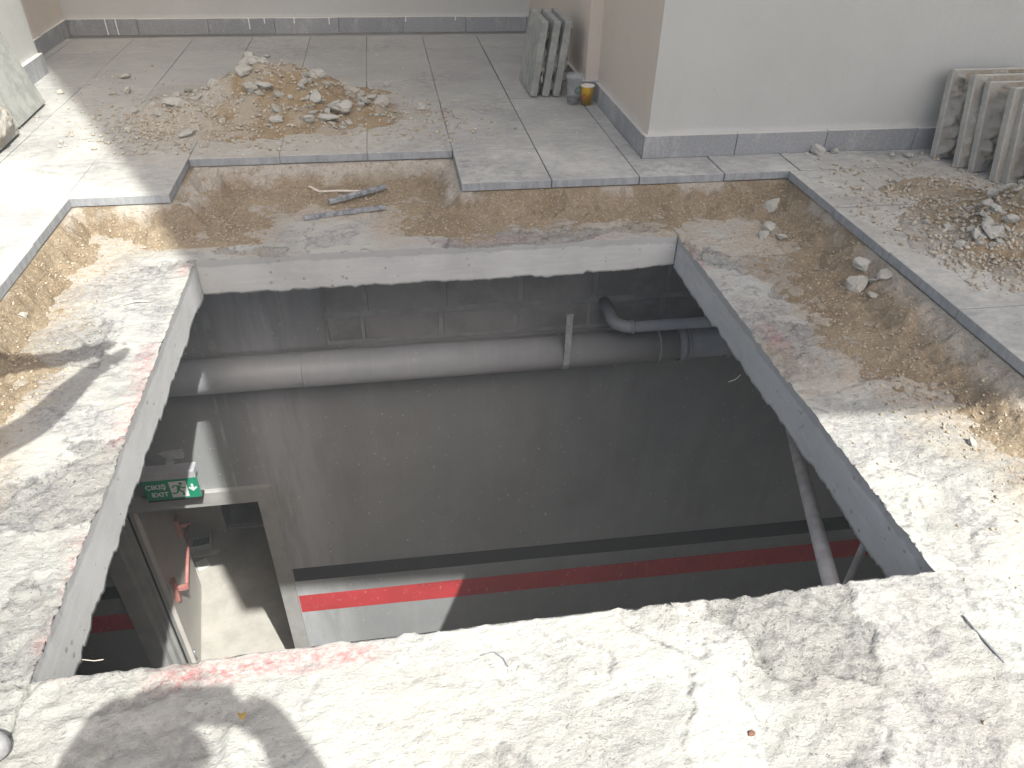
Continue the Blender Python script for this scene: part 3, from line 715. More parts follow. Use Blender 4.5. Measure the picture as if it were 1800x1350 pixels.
# door
dr = empty('garage_door', (DX0, YW, ZF))
tag(dr, 'open cream fire door with red push bar below the exit sign', 'door')
def dpart(name, lo, hi, mat, bevel=0.003, parent=None):
    return box(name, (lo[0] - DX0, lo[1] - YW, lo[2] - ZF), (hi[0] - DX0, hi[1] - YW, hi[2] - ZF), mat, parent or dr, bevel)
fm = bmesh.new()
def fb(lo, hi): add_box(fm, (lo[0] - DX0, lo[1] - YW, lo[2] - ZF), (hi[0] - DX0, hi[1] - YW, hi[2] - ZF))
fb((DX0 - 0.175, YW - 0.03, ZF), (DX0 - 0.06, YW + 0.05, DZ + 0.11)); fb((DX0 - 0.06, YW + 0.02, ZF), (DX0 - 0.025, YW + 0.12, DZ)); fb((DX0 - 0.025, YW + 0.06, ZF), (DX0, YW + 0.165, DZ))
fb((DX1, YW - 0.03, ZF), (DX1 + 0.095, YW + 0.17, DZ + 0.11))
fb((DX0 - 0.06, YW - 0.03, DZ), (DX1, YW + 0.17, DZ + 0.11))
bmesh.ops.bevel(fm, geom=list(fm.edges), offset=0.003, segments=1, affect='EDGES')
link('door_frame', bm_mesh('door_frame', fm), M_FRAME, dr)
dpart('rubber_seal', (DX0 - 0.001, YW + 0.075, ZF), (DX0 + 0.006, YW + 0.09, DZ), M_SEAL, 0)
dpart('rubber_seal', (DX1 - 0.007, YW + 0.02, ZF), (DX1 + 0.001, YW + 0.035, DZ), M_SEAL, 0)
H0 = Vector((-1.692, 3.505, 0)); HE = Vector((-1.826, 4.335, 0))
ld = (HE - H0); LL = ld.length; ang = math.atan2(ld.y, ld.x)
ML = Matrix.Translation((H0.x - DX0, H0.y - YW, 0)) @ Matrix.Rotation(ang, 4, 'Z')      # local x along the leaf, -y towards the room
leaf = link('door_leaf', box_mesh('door_leaf', (0, 0, 0.012), (LL, 0.045, DZ - ZF - 0.012), 0.002, ML), M_DOOR, dr)
for zq in (0.25, 1.0, 1.7):
    link('hinge', tube_mesh('hinge', [ML @ Vector((0.0, -0.012, zq - 0.05)), ML @ Vector((0.0, -0.012, zq + 0.05))], 0.009, 10), M_GALV, leaf)
bz = 0.86
link('push_bar', tube_mesh('push_bar', [ML @ Vector((0.14, -0.085, bz)), ML @ Vector((LL - 0.13, -0.085, bz - 0.01))], 0.012, 12), M_BAR, leaf)
for xq in (0.11, LL - 0.12):
    bm = bmesh.new(); add_box(bm, (xq - 0.035, -0.03, bz - 0.10), (xq + 0.035, 0.0, bz + 0.09), ML); add_box(bm, (xq - 0.014, -0.10, bz - 0.022), (xq + 0.014, -0.03, bz + 0.022), ML)
    bmesh.ops.bevel(bm, geom=list(bm.edges), offset=0.006, segments=2, affect='EDGES')
    link('bar_mount', bm_mesh('bar_mount', bm), M_BAR, leaf)
# passage behind the door
pw = box('passage_wall', (-3.2, 4.96, ZF), (-1.745, 5.10, -0.3), M_CREAM); tag(pw, 'cream passage wall seen through the open door', 'wall')
box('door_casing', (-1.745, 4.93, ZF), (-1.70, 5.12, -1.75), M_FRAME, pw, 0.004)
box('upper_panel', (-1.70, 4.96, -1.75), (1.0, 5.10, -0.3), M_CREAM, pw)
box('wall_return', (-1.86, 5.101, ZF), (-1.745, 7.3, -0.3), M_CREAM, pw)
pw = box('passage_side_wall', (-3.2, 3.511, ZF), (-3.0, 4.959, -0.3), M_CREAM); tag(pw, 'passage side wall hidden behind the door leaf', 'wall')
pw = box('passage_end_wall', (-3.2, 7.3, ZF), (1.2, 7.45, -0.3), M_CONC); tag(pw, 'dark far wall at the end of the passage', 'wall')
pw = box('passage_right_wall', (-0.30, 3.511, ZF), (-0.15, 7.299, -0.3), M_CREAM); tag(pw, 'passage wall on the right behind the door opening', 'wall')
o = box('passage_ceiling', (-3.2, 3.511, -1.55), (1.2, 7.45, -1.45), M_CONC); tag(o, kind='structure')
o = box('threshold', (-1.70, 4.955, ZF), (-0.31, 5.0, ZF + 0.03), M_PIPEWHITE, None, 0.004); tag(o, 'pale threshold strip across the passage floor', 'threshold')
# small litter on the passage floor
bx = empty('open_box', (-1.90, 4.80, ZF), 0.15)
for lo, hi in (((-.09, -.09, 0), (.09, -.08, .09)), ((-.09, .08, 0), (.09, .09, .09)), ((-.09, -.079, 0), (-.08, .079, .09)), ((.08, -.079, 0), (.09, .079, .09))): box('side', lo, hi, M_CONC, bx)
box('bottom', (-.079, -.079, 0.0), (.079, .079, .008), M_SEAL, bx)
tag(bx, 'small open box on the passage floor by the wall', 'box')
o = box('plank', (-0.11, -0.03, 0), (0.11, 0.03, 0.02), M_PIPEWHITE, None, 0.002); o.location = (-1.84, 4.70, ZF); o.rotation_euler = (0, 0, 0.10)
tag(o, 'short pale plank on the passage floor beside the open box', 'plank')
o = box('tile_offcut', (-0.05, -0.05, 0), (0.05, 0.05, 0.012), M_SIGNW, None, 0.002); o.location = (-1.86, 4.58, ZF); o.rotation_euler = (0, 0, 0.5)
tag(o, 'white tile offcut on the passage floor near the door leaf', 'offcut')

# ------------------------------------------------------------------ pipes under the slab
PY, PZ, PR = 3.20, -0.835, 0.091
dp = empty('drain_pipe', (0, PY, PZ)); tag(dp, 'thick grey plastic drain pipe running along the garage wall', 'pipe')
link('pipe_body', tube_mesh('pipe_body', [(-3.5, 0, 0), (1.44, 0, 0)], PR, 40), M_PVC, dp)
link('pipe_body', tube_mesh('pipe_body', [(1.44, 0, 0), (4.5, 0, 0)], PR * 0.93, 40), M_PVC, dp)
def ring(name, x, wd, r, parent):
    bm = bmesh.new(); tube(bm, [(x, 0, 0), (x + 0.004, 0, 0), (x + wd - 0.004, 0, 0), (x + wd, 0, 0)], [r - 0.004, r, r, r - 0.004], 40, False)
    return link(name, bm_mesh(name, bm, True), M_PVC, parent)
ring('socket_rim', 1.455, 0.03, PR + 0.008, dp); ring('socket_rim', 1.495, 0.012, PR + 0.004, dp); ring('socket_rim', 1.33, 0.012, PR + 0.003, dp)
ring('socket_rim', 1.72, 0.02, PR + 0.006, dp); ring('socket_rim', -0.52, 0.012, PR + 0.0025, dp)
# strap hanger
pts = [(PY - PR + 0.035, -0.538), (PY - PR - 0.005, -0.548), (PY - PR - 0.006, PZ)]
for k in range(1, 13):
    a = math.pi + math.pi * k / 12; pts.append((PY + (PR + 0.004) * math.cos(a), PZ + (PR + 0.004) * math.sin(a)))
pts.append((YW, PZ + 0.02))
bm = bmesh.new(); rows = []
for i, (y, z) in enumerate(pts):
    a = Vector((0, *pts[max(i - 1, 0)])); c = Vector((0, *pts[min(i + 1, len(pts) - 1)])); t = (c - a).normalized(); nn = Vector((1, 0, 0)).cross(t) * 0.0015
    rows.append([bm.verts.new(Vector((x, y, z)) + s * nn) for x, s in ((0.805, 1), (0.838, 1), (0.838, -1), (0.805, -1))])
for A, B in zip(rows, rows[1:]):
    for k in range(4): bm.faces.new((A[k], A[(k + 1) % 4], B[(k + 1) % 4], B[k]))
o = link('strap_hanger', bm_mesh('strap_hanger', bm), M_GALV); tag(o, 'galvanised strap holding the thick drain pipe', 'strap')
# small pipe with elbow into the wall
sp = empty('waste_pipe', (1.2, 3.1, -0.646)); tag(sp, 'thin grey waste pipe with elbow above the drain pipe', 'pipe')
path = [(3.2, 0, 0), (-0.05, 0, 0)]
el = [(-0.05, 0, 0)]
for k in range(1, 9):
    a = k / 8 * math.pi / 2; el.append((-0.05 - 0.085 * math.sin(a), 0.085 * (1 - math.cos(a)), 0.004 * k / 8))
el += [(-0.135, 0.249, 0.01)]
link('pipe_body', tube_mesh('pipe_body', path, 0.0285, 24), M_PVC, sp)
link('elbow', tube_mesh('elbow', el, 0.031, 24), M_PVC, sp)
link('elbow_rim', tube_mesh('elbow_rim', [(-0.055, 0, 0), (-0.043, 0, 0)], 0.035, 24), M_PVC, sp)
o = link('sloping_pipe', tube_mesh('sloping_pipe', [(1.02, 0.96, -0.215), (1.13, 1.19, -0.302), (1.46, 1.88, -0.575), (2.14, 3.30, -1.13)], 0.0245, 20), M_PIPEWHITE)
tag(o, 'dusty pale pipe sloping down under the right slab edge', 'pipe')
o = link('steel_rod', tube_mesh('steel_rod', [(1.347, 1.36, -0.20), (1.347, 1.36, ZF)], 0.012, 12), M_PIPEWHITE)
tag(o, 'thin upright steel rod beside the sloping pipe', 'rod')
o = link('hanging_wire', tube_mesh('hanging_wire', [(1.17, 2.0, -0.16), (1.155, 2.0, -0.18), (1.13, 2.0, -0.188)], 0.0012, 6), M_TWIG); tag(o, 'tiny wire end poking out below the right slab edge', 'wire')
o = link('hanging_wire', tube_mesh('hanging_wire', [(-0.80, 1.14, -0.17), (-0.765, 1.14, -0.185), (-0.745, 1.14, -0.184)], 0.0011, 6), M_TWIG); tag(o, 'tiny wire end poking out below the left slab edge', 'wire')

# ------------------------------------------------------------------ exit sign
es = empty('exit_sign', (-1.345, 3.235, -1.61)); tag(es, 'green and white exit sign with running figure above the garage door', 'sign')
EW, EH = 0.29, 0.148
box('housing', (-EW / 2, 0.0, EH / 2 + 0.001), (EW / 2, 0.075, EH / 2 + 0.055), M_HOUSE, es, 0.004)
pn = box('panel', (-EW / 2, 0.004, -EH / 2), (EW / 2, 0.022, EH / 2), M_GREEN, es, 0.002)
box('lower_lip', (-EW / 2 + 0.004, 0.006, -EH / 2 - 0.012), (EW / 2 + 0.004, 0.06, -EH / 2 - 0.001), M_SEAL, es)
bm = bmesh.new()
pl = [(-0.055, 0.04), (-0.02, 0.052), (0.075, 0.056), (0.085, 0.02), (0.075, -0.01), (0.01, -0.005), (0.035, -0.035), (-0.03, -0.035), (-0.012, 0.0)]
va = [bm.verts.new((x, 0.108, z + 0.14)) for x, z in pl]; vb = [bm.verts.new((x, 0.1145, z + 0.14)) for x, z in pl]
bm.faces.new(va); bm.faces.new(vb[::-1])
for i in range(len(pl)): bm.faces.new((va[i], va[(i + 1) % len(pl)], vb[(i + 1) % len(pl)], vb[i]))
add_box(bm, (-0.02, 0.03, 0.105), (0.02, 0.1145, 0.112))
link('wall_bracket', bm_mesh('wall_bracket', bm), M_HOUSE, es)
def flat(name, polys, mat, parent, y=-0.0005, dy=0.002):
    bm = bmesh.new()
    for pl in polys:
        va = [bm.verts.new((x, y, z)) for x, z in pl]; vb = [bm.verts.new((x, y + dy, z)) for x, z in pl]
        bm.faces.new(va); bm.faces.new(vb[::-1])
        for i in range(len(pl)): bm.faces.new((va[i], va[(i + 1) % len(pl)], vb[(i + 1) % len(pl)], vb[i]))
    return link(name, bm_mesh(name, bm), mat, parent)
def text_mesh(body, size, x, z, parent, mat, name='lettering'):
    c = bpy.data.curves.new(name, 'FONT'); c.body = body; c.size = size; c.extrude = 0.0008; c.align_x = 'CENTER'; c.offset = 0.0010
    t = bpy.data.objects.new(name, c); COL.objects.link(t)
    dg = bpy.context.evaluated_depsgraph_get(); me = bpy.data.meshes.new_from_object(t.evaluated_get(dg))
    bpy.data.objects.remove(t)
    o = link(name, me, mat, parent); o.rotation_euler = (math.pi / 2, 0, 0); o.location = (x, 0.0025, z); return o
text_mesh('ÇIKIŞ', 0.044, -0.078, 0.012, pn, M_SIGNW); text_mesh('EXIT', 0.044, -0.066, -0.045, pn, M_SIGNW)
flat('pictogram_field', [[(-0.005, -0.058), (0.085, -0.058), (0.085, 0.058), (-0.005, 0.058)]], M_SIGNW, pn, 0.0015)
def stroke(pts, w_):
    out = []
    for (ax, az), (bx_, bz_) in zip(pts, pts[1:]):
        dx, dz = bx_ - ax, bz_ - az; L = math.hypot(dx, dz); nx_, nz_ = -dz / L * w_ / 2, dx / L * w_ / 2
        out.append([(ax + nx_, az + nz_), (ax - nx_, az - nz_), (bx_ - nx_, bz_ - nz_), (bx_ + nx_, bz_ + nz_)])
    return out
man = [[(0.056 + 0.010 * math.cos(2 * math.pi * k / 12), 0.042 + 0.010 * math.sin(2 * math.pi * k / 12)) for k in range(12)]]
for k, po in enumerate((stroke([(0.046, 0.030), (0.036, -0.005)], 0.018), stroke([(0.048, 0.026), (0.018, 0.030), (0.008, 0.014)], 0.008), stroke([(0.048, 0.024), (0.062, 0.008), (0.078, 0.010)], 0.008), stroke([(0.036, -0.004), (0.060, -0.022), (0.058, -0.050)], 0.011), stroke([(0.036, -0.004), (0.026, -0.026), (0.000, -0.028)], 0.010))):
    man += po
for i, po in enumerate(man): man[i] = po
bm = bmesh.new()
for i, pl_ in enumerate(man):
    va = [bm.verts.new((x, 0.0009 - i * 0.00002, z)) for x, z in pl_]; bm.faces.new(va)
link('running_figure', bm_mesh('running_figure', bm), M_GREEN, pn)
flat('down_arrow', [[(0.108, 0.030), (0.120, 0.030), (0.120, 0.000), (0.130, 0.010), (0.137, 0.002), (0.114, -0.022), (0.091, 0.002), (0.098, 0.010), (0.108, 0.000)]], M_SIGNW, pn, 0.0015)

# ------------------------------------------------------------------ rubble
def rock_mesh(seed, flatn=0.6, sub=1, jit=0.06):
    rs = random.Random(seed); bm = bmesh.new()
    for i in range(13):
        v = Vector((rs.gauss(0, 1), rs.gauss(0, 1), rs.gauss(0, 1))).normalized() * rs.uniform(0.75, 1.1)
        bm.verts.new((v.x, v.y * rs.uniform(0.75, 1.0), v.z * flatn))
    r = bmesh.ops.convex_hull(bm, input=list(bm.verts))
    bmesh.ops.delete(bm, geom=[g_ for g_ in set(r['geom_interior']) | set(r['geom_unused']) if isinstance(g_, bmesh.types.BMVert)], context='VERTS')
    for _ in range(sub):
        bmesh.ops.subdivide_edges(bm, edges=list(bm.edges), cuts=1, use_grid_fill=True, smooth=0.25)
        for v in bm.verts: v.co += Vector((rs.gauss(0, jit), rs.gauss(0, jit), rs.gauss(0, jit * flatn)))
        jit *= 0.6
    bmesh.ops.triangulate(bm, faces=bm.faces)
    zmin = min(v.co.z for v in bm.verts)
    me = bm_mesh('rock', bm); me.materials.append(M_CHUNK); return me
ROCKS = [rock_mesh(100 + i, 0.50 + 0.06 * (i % 6), 3, 0.055) for i in range(14)]
def rock(x, y, z, s, name='mortar_chunk', label=None, group=None, k=None, sq=None, mat=None):
    me = ROCKS[k if k is not None else random.randrange(len(ROCKS))]
    o = link(name, me); o.location = (x, y, z); sq = sq or (1, 1, 1)
    o.scale = (s * sq[0] * random.uniform(.85, 1.15), s * sq[1] * random.uniform(.85, 1.15), s * sq[2])
    o.rotation_euler = (random.uniform(-.5, .5), random.uniform(-.5, .5), random.uniform(0, 6.28))
    if label: tag(o, label, 'rubble', group)
    return o
def mound(name, cx, cy, rx, ry, hgt, seed, lumps, palef, darkf, label, n=120):
    u = np.linspace(-1, 1, n); U, Vv = np.meshgrid(u, u, indexing='ij')
    Xm, Ym = cx + U * rx * 1.25, cy + Vv * ry * 1.25
    r = np.hypot(U, Vv) * 1.25 + 0.22 * fbm(Xm * 5, Ym * 5, 3, seed)
    hm = hgt * np.clip(1 - r, 0, 1) ** 1.15 * 0.75
    for lx, ly, lr, lh in lumps:
        q = np.hypot(Xm - lx, (Ym - ly)); hm = hm + lh * np.exp(-(q / lr) ** 2) * np.clip(1.25 - r, 0, 1)
    act = np.clip((1.05 - r) * 3, 0, 1)
    hm = hm + act * (0.035 * fbm(Xm * 13, Ym * 13, 4, seed + 5) + 0.014 * fbm(Xm * 55, Ym * 55, 3, seed + 6) + 0.004)
    hm = np.where(act <= 0, -0.02, hm)
    idx = np.arange(n * n).reshape(n, n)
    mxh = np.maximum.reduce([hm[:-1, :-1], hm[1:, :-1], hm[1:, 1:], hm[:-1, 1:]])
    F = np.stack([idx[:-1, :-1], idx[1:, :-1], idx[1:, 1:], idx[:-1, 1:]], -1)[mxh > -0.003]
    me = mesh_np(name, np.stack([Xm, Ym, hm + TZ], -1).reshape(-1, 3), F)
    attr(me, 'pale', palef(Xm, Ym)); attr(me, 'dark', darkf(Xm, Ym))
    o = link(name, me, M_EARTH); tag(o, label, 'rubble pile')
    def height(x, y):
        i = int(np.clip((x - cx) / (rx * 1.25) * (n - 1) / 2 + (n - 1) / 2, 0, n - 1)); j = int(np.clip((y - cy) / (ry * 1.25) * (n - 1) / 2 + (n - 1) / 2, 0, n - 1))
        return max(float(hm[i, j]), 0.0) + TZ
    return height
zero = lambda X_, Y_: np.zeros(X_.shape)
hL = mound('rubble_mound', -0.60, 4.28, 0.66, 0.50, 0.19, 301,
           [(-0.40, 4.42, 0.19, 0.13), (-0.75, 4.30, 0.18, 0.08), (-0.13, 4.18, 0.12, 0.025), (-1.0, 4.2, 0.18, 0.02)],
           lambda X_, Y_: np.clip(sstep(-0.78, -0.98, X_ + 0.25 * fbm(X_ * 6, Y_ * 6, 3, 8)) + 0.5 * sstep(0.0, 0.25, fbm(X_ * 7, Y_ * 7, 3, 18)), 0, 1), zero,
           'big mound of brown earth and grey mortar rubble in the alcove')
hR = mound('rubble_mound', 2.52, 2.36, 0.56, 0.42, 0.20, 321, [(2.42, 2.46, 0.15, 0.06), (2.66, 2.36, 0.24, 0.13)],
           lambda X_, Y_: np.clip(sstep(2.24, 2.08, X_ + 0.2 * fbm(X_ * 6, Y_ * 6, 3, 28)) + sstep(2.16, 2.04, Y_) * 0.8 + 0.4 * sstep(0.05, 0.3, fbm(X_ * 8, Y_ * 8, 3, 38)), 0, 1),
           lambda X_, Y_: np.clip(1.3 - np.hypot((X_ - 2.28) / 0.13, (Y_ - 2.44 - 0.75 * (X_ - 2.28)) / 0.045), 0, 1) * 0.85,
           'earth and rubble heap at right edge beside the lifted paving')
LBIG = [  # larger lumps of the alcove mound that can be told apart
    (-0.62, 4.16, 0.075, 'rounded grey mortar lump at the middle front of the alcove mound'),
    (-0.36, 4.34, 0.085, 'upright pale slab of mortar near the crest of the alcove mound'),
    (-0.20, 4.36, 0.080, 'flat mortar flake high on the right of the alcove mound'),
    (-0.24, 4.10, 0.085, 'biggest angular mortar lump low on the alcove mound'),
    (-0.30, 3.98, 0.070, 'mortar lump under the biggest lump of the alcove mound'),
    (-0.56, 3.96, 0.055, 'flat pale flake in brown earth at the front of the mound'),
    (-0.70, 4.42, 0.130, 'wide grey mortar slab lying on top of the alcove mound'),
    (-0.04, 4.22, 0.075, 'long mortar lump at the right end of the alcove mound'),
    (-0.98, 3.86, 0.060, 'brownish lump at the front left foot of the alcove mound'),
    (-1.10, 4.26, 0.085, 'broad pale lump at the left end of the alcove mound')]
for i, (x, y, s, lab) in enumerate(LBIG):
    s *= 0.82; rock(x, y, hL(x, y) + s * 0.15, s, 'mortar_lump', lab, k=i % 14, sq=(1, 1, 0.62))
def scatter(nn, cx, cy, sx, sy, smin, smax, lab, grp, hf, seed, name='mortar_chunk', lim=None):
    rs = random.Random(seed)
    for i in range(nn):
        while True:
            x, y = rs.gauss(cx, sx), rs.gauss(cy, sy)
            if lim is None or lim(x, y): break
        s = smin + (smax - smin) * rs.random() ** 2.2
        rock(x, y, hf(x, y) + s * 0.25, s, name, lab, grp, sq=(1, 1, 0.8))
okL = lambda x, y: 3.60 < y < 5.3 and -1.55 < x < 0.25
scatter(48, -0.42, 4.10, 0.22, 0.14, 0.018, 0.050, 'grey mortar chunk on the front of the alcove mound', 'chunks on the front of the alcove mound', hL, 11, lim=okL)
scatter(36, -0.95, 4.30, 0.20, 0.22, 0.018, 0.055, 'pale mortar chunk on the left flank of the alcove mound', 'chunks on the left flank of the alcove mound', hL, 12, lim=okL)
scatter(18, -0.30, 4.42, 0.25, 0.16, 0.017, 0.036, 'small chunk on the crest of the alcove mound', 'chunks on the crest of the alcove mound', hL, 13, lim=okL)
for x, y, s, lab in ((-1.53, 4.97, .035, 'single pale lump on the paving far left of the mound'), (-1.44, 4.66, .036, 'lone lump between the mound and the left pier'), (-0.86, 5.42, .045, 'lump lying on the paving behind the alcove mound'), (-0.76, 5.43, .022, 'small lump beside another behind the alcove mound'),
                     (-1.80, 4.66, .022, 'small crumb on the sunlit paving near the leaning slab'), (-1.28, 3.98, .022, 'crumb in front of the mound by the shadow edge')):
    rock(x, y, TZ + s * 0.35, s, 'mortar_chunk', lab, sq=(1, 1, 0.7))
okR = lambda x, y: 1.95 < x < 3.3 and 1.9 < y < 3.0
scatter(38, 2.26, 2.27, 0.14, 0.11, 0.016, 0.042, 'pale mortar chunk on the front of the right heap', 'chunks on the right heap', hR, 21, lim=okR)
scatter(14, 2.48, 2.50, 0.14, 0.10, 0.016, 0.045, 'chunk on the crest of the right heap', 'chunks on the crest of the right heap', hR, 22, lim=okR)
for x, y, s, lab in ((2.50, 2.60, .055, 'largest round lump on the crest of the right heap'), (2.44, 2.42, .060, 'wide pale lump in the middle of the right heap'), (2.26, 2.36, .038, 'pale lump in front of the dark earth on the right heap'), (2.20, 2.27, .042, 'flat lump at the foot of the right heap')):
    rock(x, y, hR(x, y) + s * 0.2, s, 'mortar_lump', lab, sq=(1, 1, 0.7))
# a streak of spilled earth on the right paving
hS = mound('earth_streak', 2.36, 2.86, 0.24, 0.07, 0.045, 341, [(2.42, 2.84, 0.05, 0.015)], lambda X_, Y_: 0.25 + 0.5 * sstep(0, .2, fbm(X_ * 9, Y_ * 9, 3, 3)), zero, 'low streak of brown earth on the paving before the slab stack', n=70)
for x, y, s, lab in ((2.06, 3.335, .045, 'pale stone lying against the skirting of the wide wall'), (2.00, 3.325, .018, 'pebble left of the pale stone at the skirting'), (2.15, 3.33, .026, 'flat chip right of the pale stone at the skirting'), (2.42, 3.27, .020, 'small chip on the paving left of the slab stack'), (2.50, 3.25, .026, 'chip at the foot of the slab stack')):
    rock(x, y, TZ + s * 0.35, s, 'stone', lab, sq=(1, 1, 0.75))
def slab_z(x, y):
    a, b_ = np.array([x]), np.array([y]); return max(float(slab_fields(a, b_)[0][0]) - 0.005, float(sand_fields(a, b_)[0][0]))
for x, y, s, lab in ((1.70, 3.00, .050, 'grey stone in the far right corner of the sand'), (1.60, 2.81, .040, 'pale broken flake on the slab near the right corner'), (1.54, 2.74, .034, 'thin flake left of another near the right corner'), (1.62, 2.72, .030, 'flake in front of the others near the right corner'),
                     (1.690, 2.255, .055, 'sandy clod at the middle of the right sand strip'), (1.775, 2.225, .036, 'round pale stone beside the sandy clod'), (1.735, 2.32, .040, 'brown clod behind the round pale stone'), (1.74, 2.235, .022, 'small stone between clod and round stone'), (1.70, 2.15, .022, 'pebble in front of the sandy clod'),
                     (1.575, 1.385, .022, 'single stone lying on the sunlit slab at right'), (-1.245, 2.35, .017, 'small white stone on the left sand strip')):
    rock(x, y, slab_z(x, y) + s * 0.25, s, 'stone', lab, sq=(1, 1, 0.7))
# crumbs on the sunlit front slab
for x, y, sx_, sy_, sz_, rz_, lab, mt_ in (
    (0.595, 0.665, .009, .008, .007, 0.3, 'tiny rust red crumb on the front slab', M_RUST),
    (-0.365, 0.845, .011, .013, .004, 0.3, 'small mustard stain crumb inside the shadow on the front slab', M_MUSTARD)):
    o = link('crumb', ROCKS[int(abs(x) * 100) % 14].copy()); o.data.materials.clear(); o.data.materials.append(mt_)
    o.location = (x, y, slab_z(x, y) + sz_ * 0.15); o.scale = (sx_, sy_, sz_); o.rotation_euler = (0, 0, rz_); tag(o, lab, 'crumb')
    o.data.polygons.foreach_set('use_smooth', [True] * len(o.data.polygons))
# grit too fine to count
def grit(name, pts, smin, smax, mat, label, seed):
    rs = np.random.RandomState(seed); n = len(pts); pts = np.asarray(pts)
    base = np.array([[1, 0, 0], [-1, 0, 0], [0, 1, 0], [0, -1, 0], [0, 0, 1], [0, 0, -1]], float)
    tri = np.array([[0, 2, 4], [2, 1, 4], [1, 3, 4], [3, 0, 4], [2, 0, 5], [1, 2, 5], [3, 1, 5], [0, 3, 5]])
    s = smin + (smax - smin) * rs.rand(n) ** 2.5
    V = base[None] * (s[:, None, None] * (0.55 + 0.9 * rs.rand(n, 6, 1))); a = rs.rand(n) * 6.28
    c, sn = np.cos(a)[:, None], np.sin(a)[:, None]
    V = np.stack([V[..., 0] * c - V[..., 1] * sn, V[..., 0] * sn + V[..., 1] * c, V[..., 2] * 0.8], -1) + pts[:, None, :] + np.array([0, 0, 1]) * (s[:, None, None] * 0.3)
    F = (tri[None] + 6 * np.arange(n)[:, None, None]).reshape(-1, 3)
    o = link(name, mesh_np(name, V.reshape(-1, 3), F, False), mat); tag(o, label, 'grit', kind='stuff')
rs = np.random.RandomState(5); pts = []
def gp(nn, cx, cy, sx, sy, hf, ok):
    k = 0
    while k < nn:
        x, y = rs.normal(cx, sx), rs.normal(cy, sy); k += 1
        if ok(x, y): pts.append((x, y, hf(x, y)))
gp(2600, -0.62, 4.16, 0.36, 0.24, hL, okL); gp(1400, -1.05, 4.05, 0.18, 0.17, hL, okL); gp(500, 0.15, 4.0, 0.20, 0.22, hL, lambda x, y: y > 3.6 and x < 1.1)
gp(2600, 2.25, 2.25, 0.20, 0.16, hR, okR); gp(900, 2.25, 2.6, 0.22, 0.22, hR, lambda x, y: x > 1.84 and y < 3.3); gp(400, 2.36, 2.84, 0.18, 0.06, hS, okR)
gp(500, 2.4, 3.0, 0.35, 0.22, lambda x, y: TZ, lambda x, y: x > 1.9 and 2.6 < y < 3.34); gp(260, -1.6, 4.4, 0.25, 0.5, lambda x, y: TZ, lambda x, y: x > -1.95 and x < -1.0 and y > 3.2)
gp(260, -0.6, 4.12, 0.34, 0.22, hL, okL); gp(200, 2.42, 2.28, 0.24, 0.15, hR, okR)
grit('loose_grit', pts, 0.0025, 0.013, M_GRIT, 'loose pale grit strewn around the rubble heaps', 1)
cand = np.stack([rs.uniform(-1.30, 1.81, 60000), rs.uniform(0.5, 3.54, 60000)], -1)
hs_, Ds_, Ws_ = sand_fields(cand[:, 0], cand[:, 1]); hh_ = slab_fields(cand[:, 0], cand[:, 1])[0]
inh = (cand[:, 0] > HX0 - .02) & (cand[:, 0] < HX1 + .02) & (cand[:, 1] > HY0 - .02) & (cand[:, 1] < HY1 + .02)
pr = np.where(Ds_ < Ws_, 0.6, 0.65 * np.exp(-(Ds_ - Ws_) / 0.10) + 0.012 * (cand[:, 1] > 1.1))
ok = (Ds_ > 0.005) & ~inh & ~((cand[:, 0] < HX0) & (Ds_ > 0.30)) & (rs.rand(len(cand)) < pr)
grit('sand_grit', np.stack([cand[ok, 0], cand[ok, 1], np.maximum(hs_[ok], hh_[ok] - 0.005)], -1), 0.0014, 0.0068, M_GRITSAND, 'coarse sand grains lying on the slab and bedding', 2)

# ------------------------------------------------------------------ lifted paving slabs
def lifted(name, lab, loc, lean, rz, seed, wdt=0.40, hgt=0.40, mort=0.035, group=None, side=-1, edge_spill=0.0, cover=1.0, mat=None, thick=TT):
    """local frame: x along the bottom edge, z up the slab, y through it; tile at y 0..TT, mortar on the side given"""
    mat = mat or M_LIFT
    t = empty(name, loc); t.rotation_mode = 'ZXY' if False else 'XYZ'
    t.matrix_world = Matrix.Translation(loc) @ Matrix.Rotation(rz, 4, 'Z') @ Matrix.Rotation(lean, 4, 'X')
    tag(t, lab, 'paving slab', group)
    link('slab_tile', box_mesh('slab_tile', (0, 0, 0), (wdt, thick, hgt), 0.003), mat, t)
    n = 60; u = np.linspace(0, 1, n); U, Vv = np.meshgrid(u, u, indexing='ij')
    ed = np.minimum.reduce([U, 1 - U, Vv, 1 - Vv])
    ins = 0.010 + 0.028 * np.abs(fbm(U * 5, Vv * 5, 3, seed)); 
    Xm = 0.006 + U * (wdt - 0.012); Zm = 0.006 + Vv * (hgt - 0.012)
    prof = sstep(0, 0.07, ed - 0.05 - 0.16 * fbm(U * 5, Vv * 5, 4, seed + 1)) * cover
    th = prof * (mort * (0.75 + 0.9 * fbm(U * 3.2, Vv * 3.2, 4, seed + 2)) + 0.020 * fbm(U * 14, Vv * 14, 4, seed + 3)) + edge_spill * (1 - sstep(0, 0.25, U)) * 0
    th = np.maximum(th, -0.002)
    base = (0.0 if side < 0 else thick)
    Ym = base + side * (th + 0.0005)
    idx = np.arange(n * n).reshape(n, n); F = np.stack([idx[:-1, :-1], idx[1:, :-1], idx[1:, 1:], idx[:-1, 1:]], -1).reshape(-1, 4)
    if side > 0: F = F[:, ::-1]
    link('mortar_backing', mesh_np('mortar_backing', np.stack([Xm, Ym, Zm], -1).reshape(-1, 3), F), M_MROUGH, t)
    return t
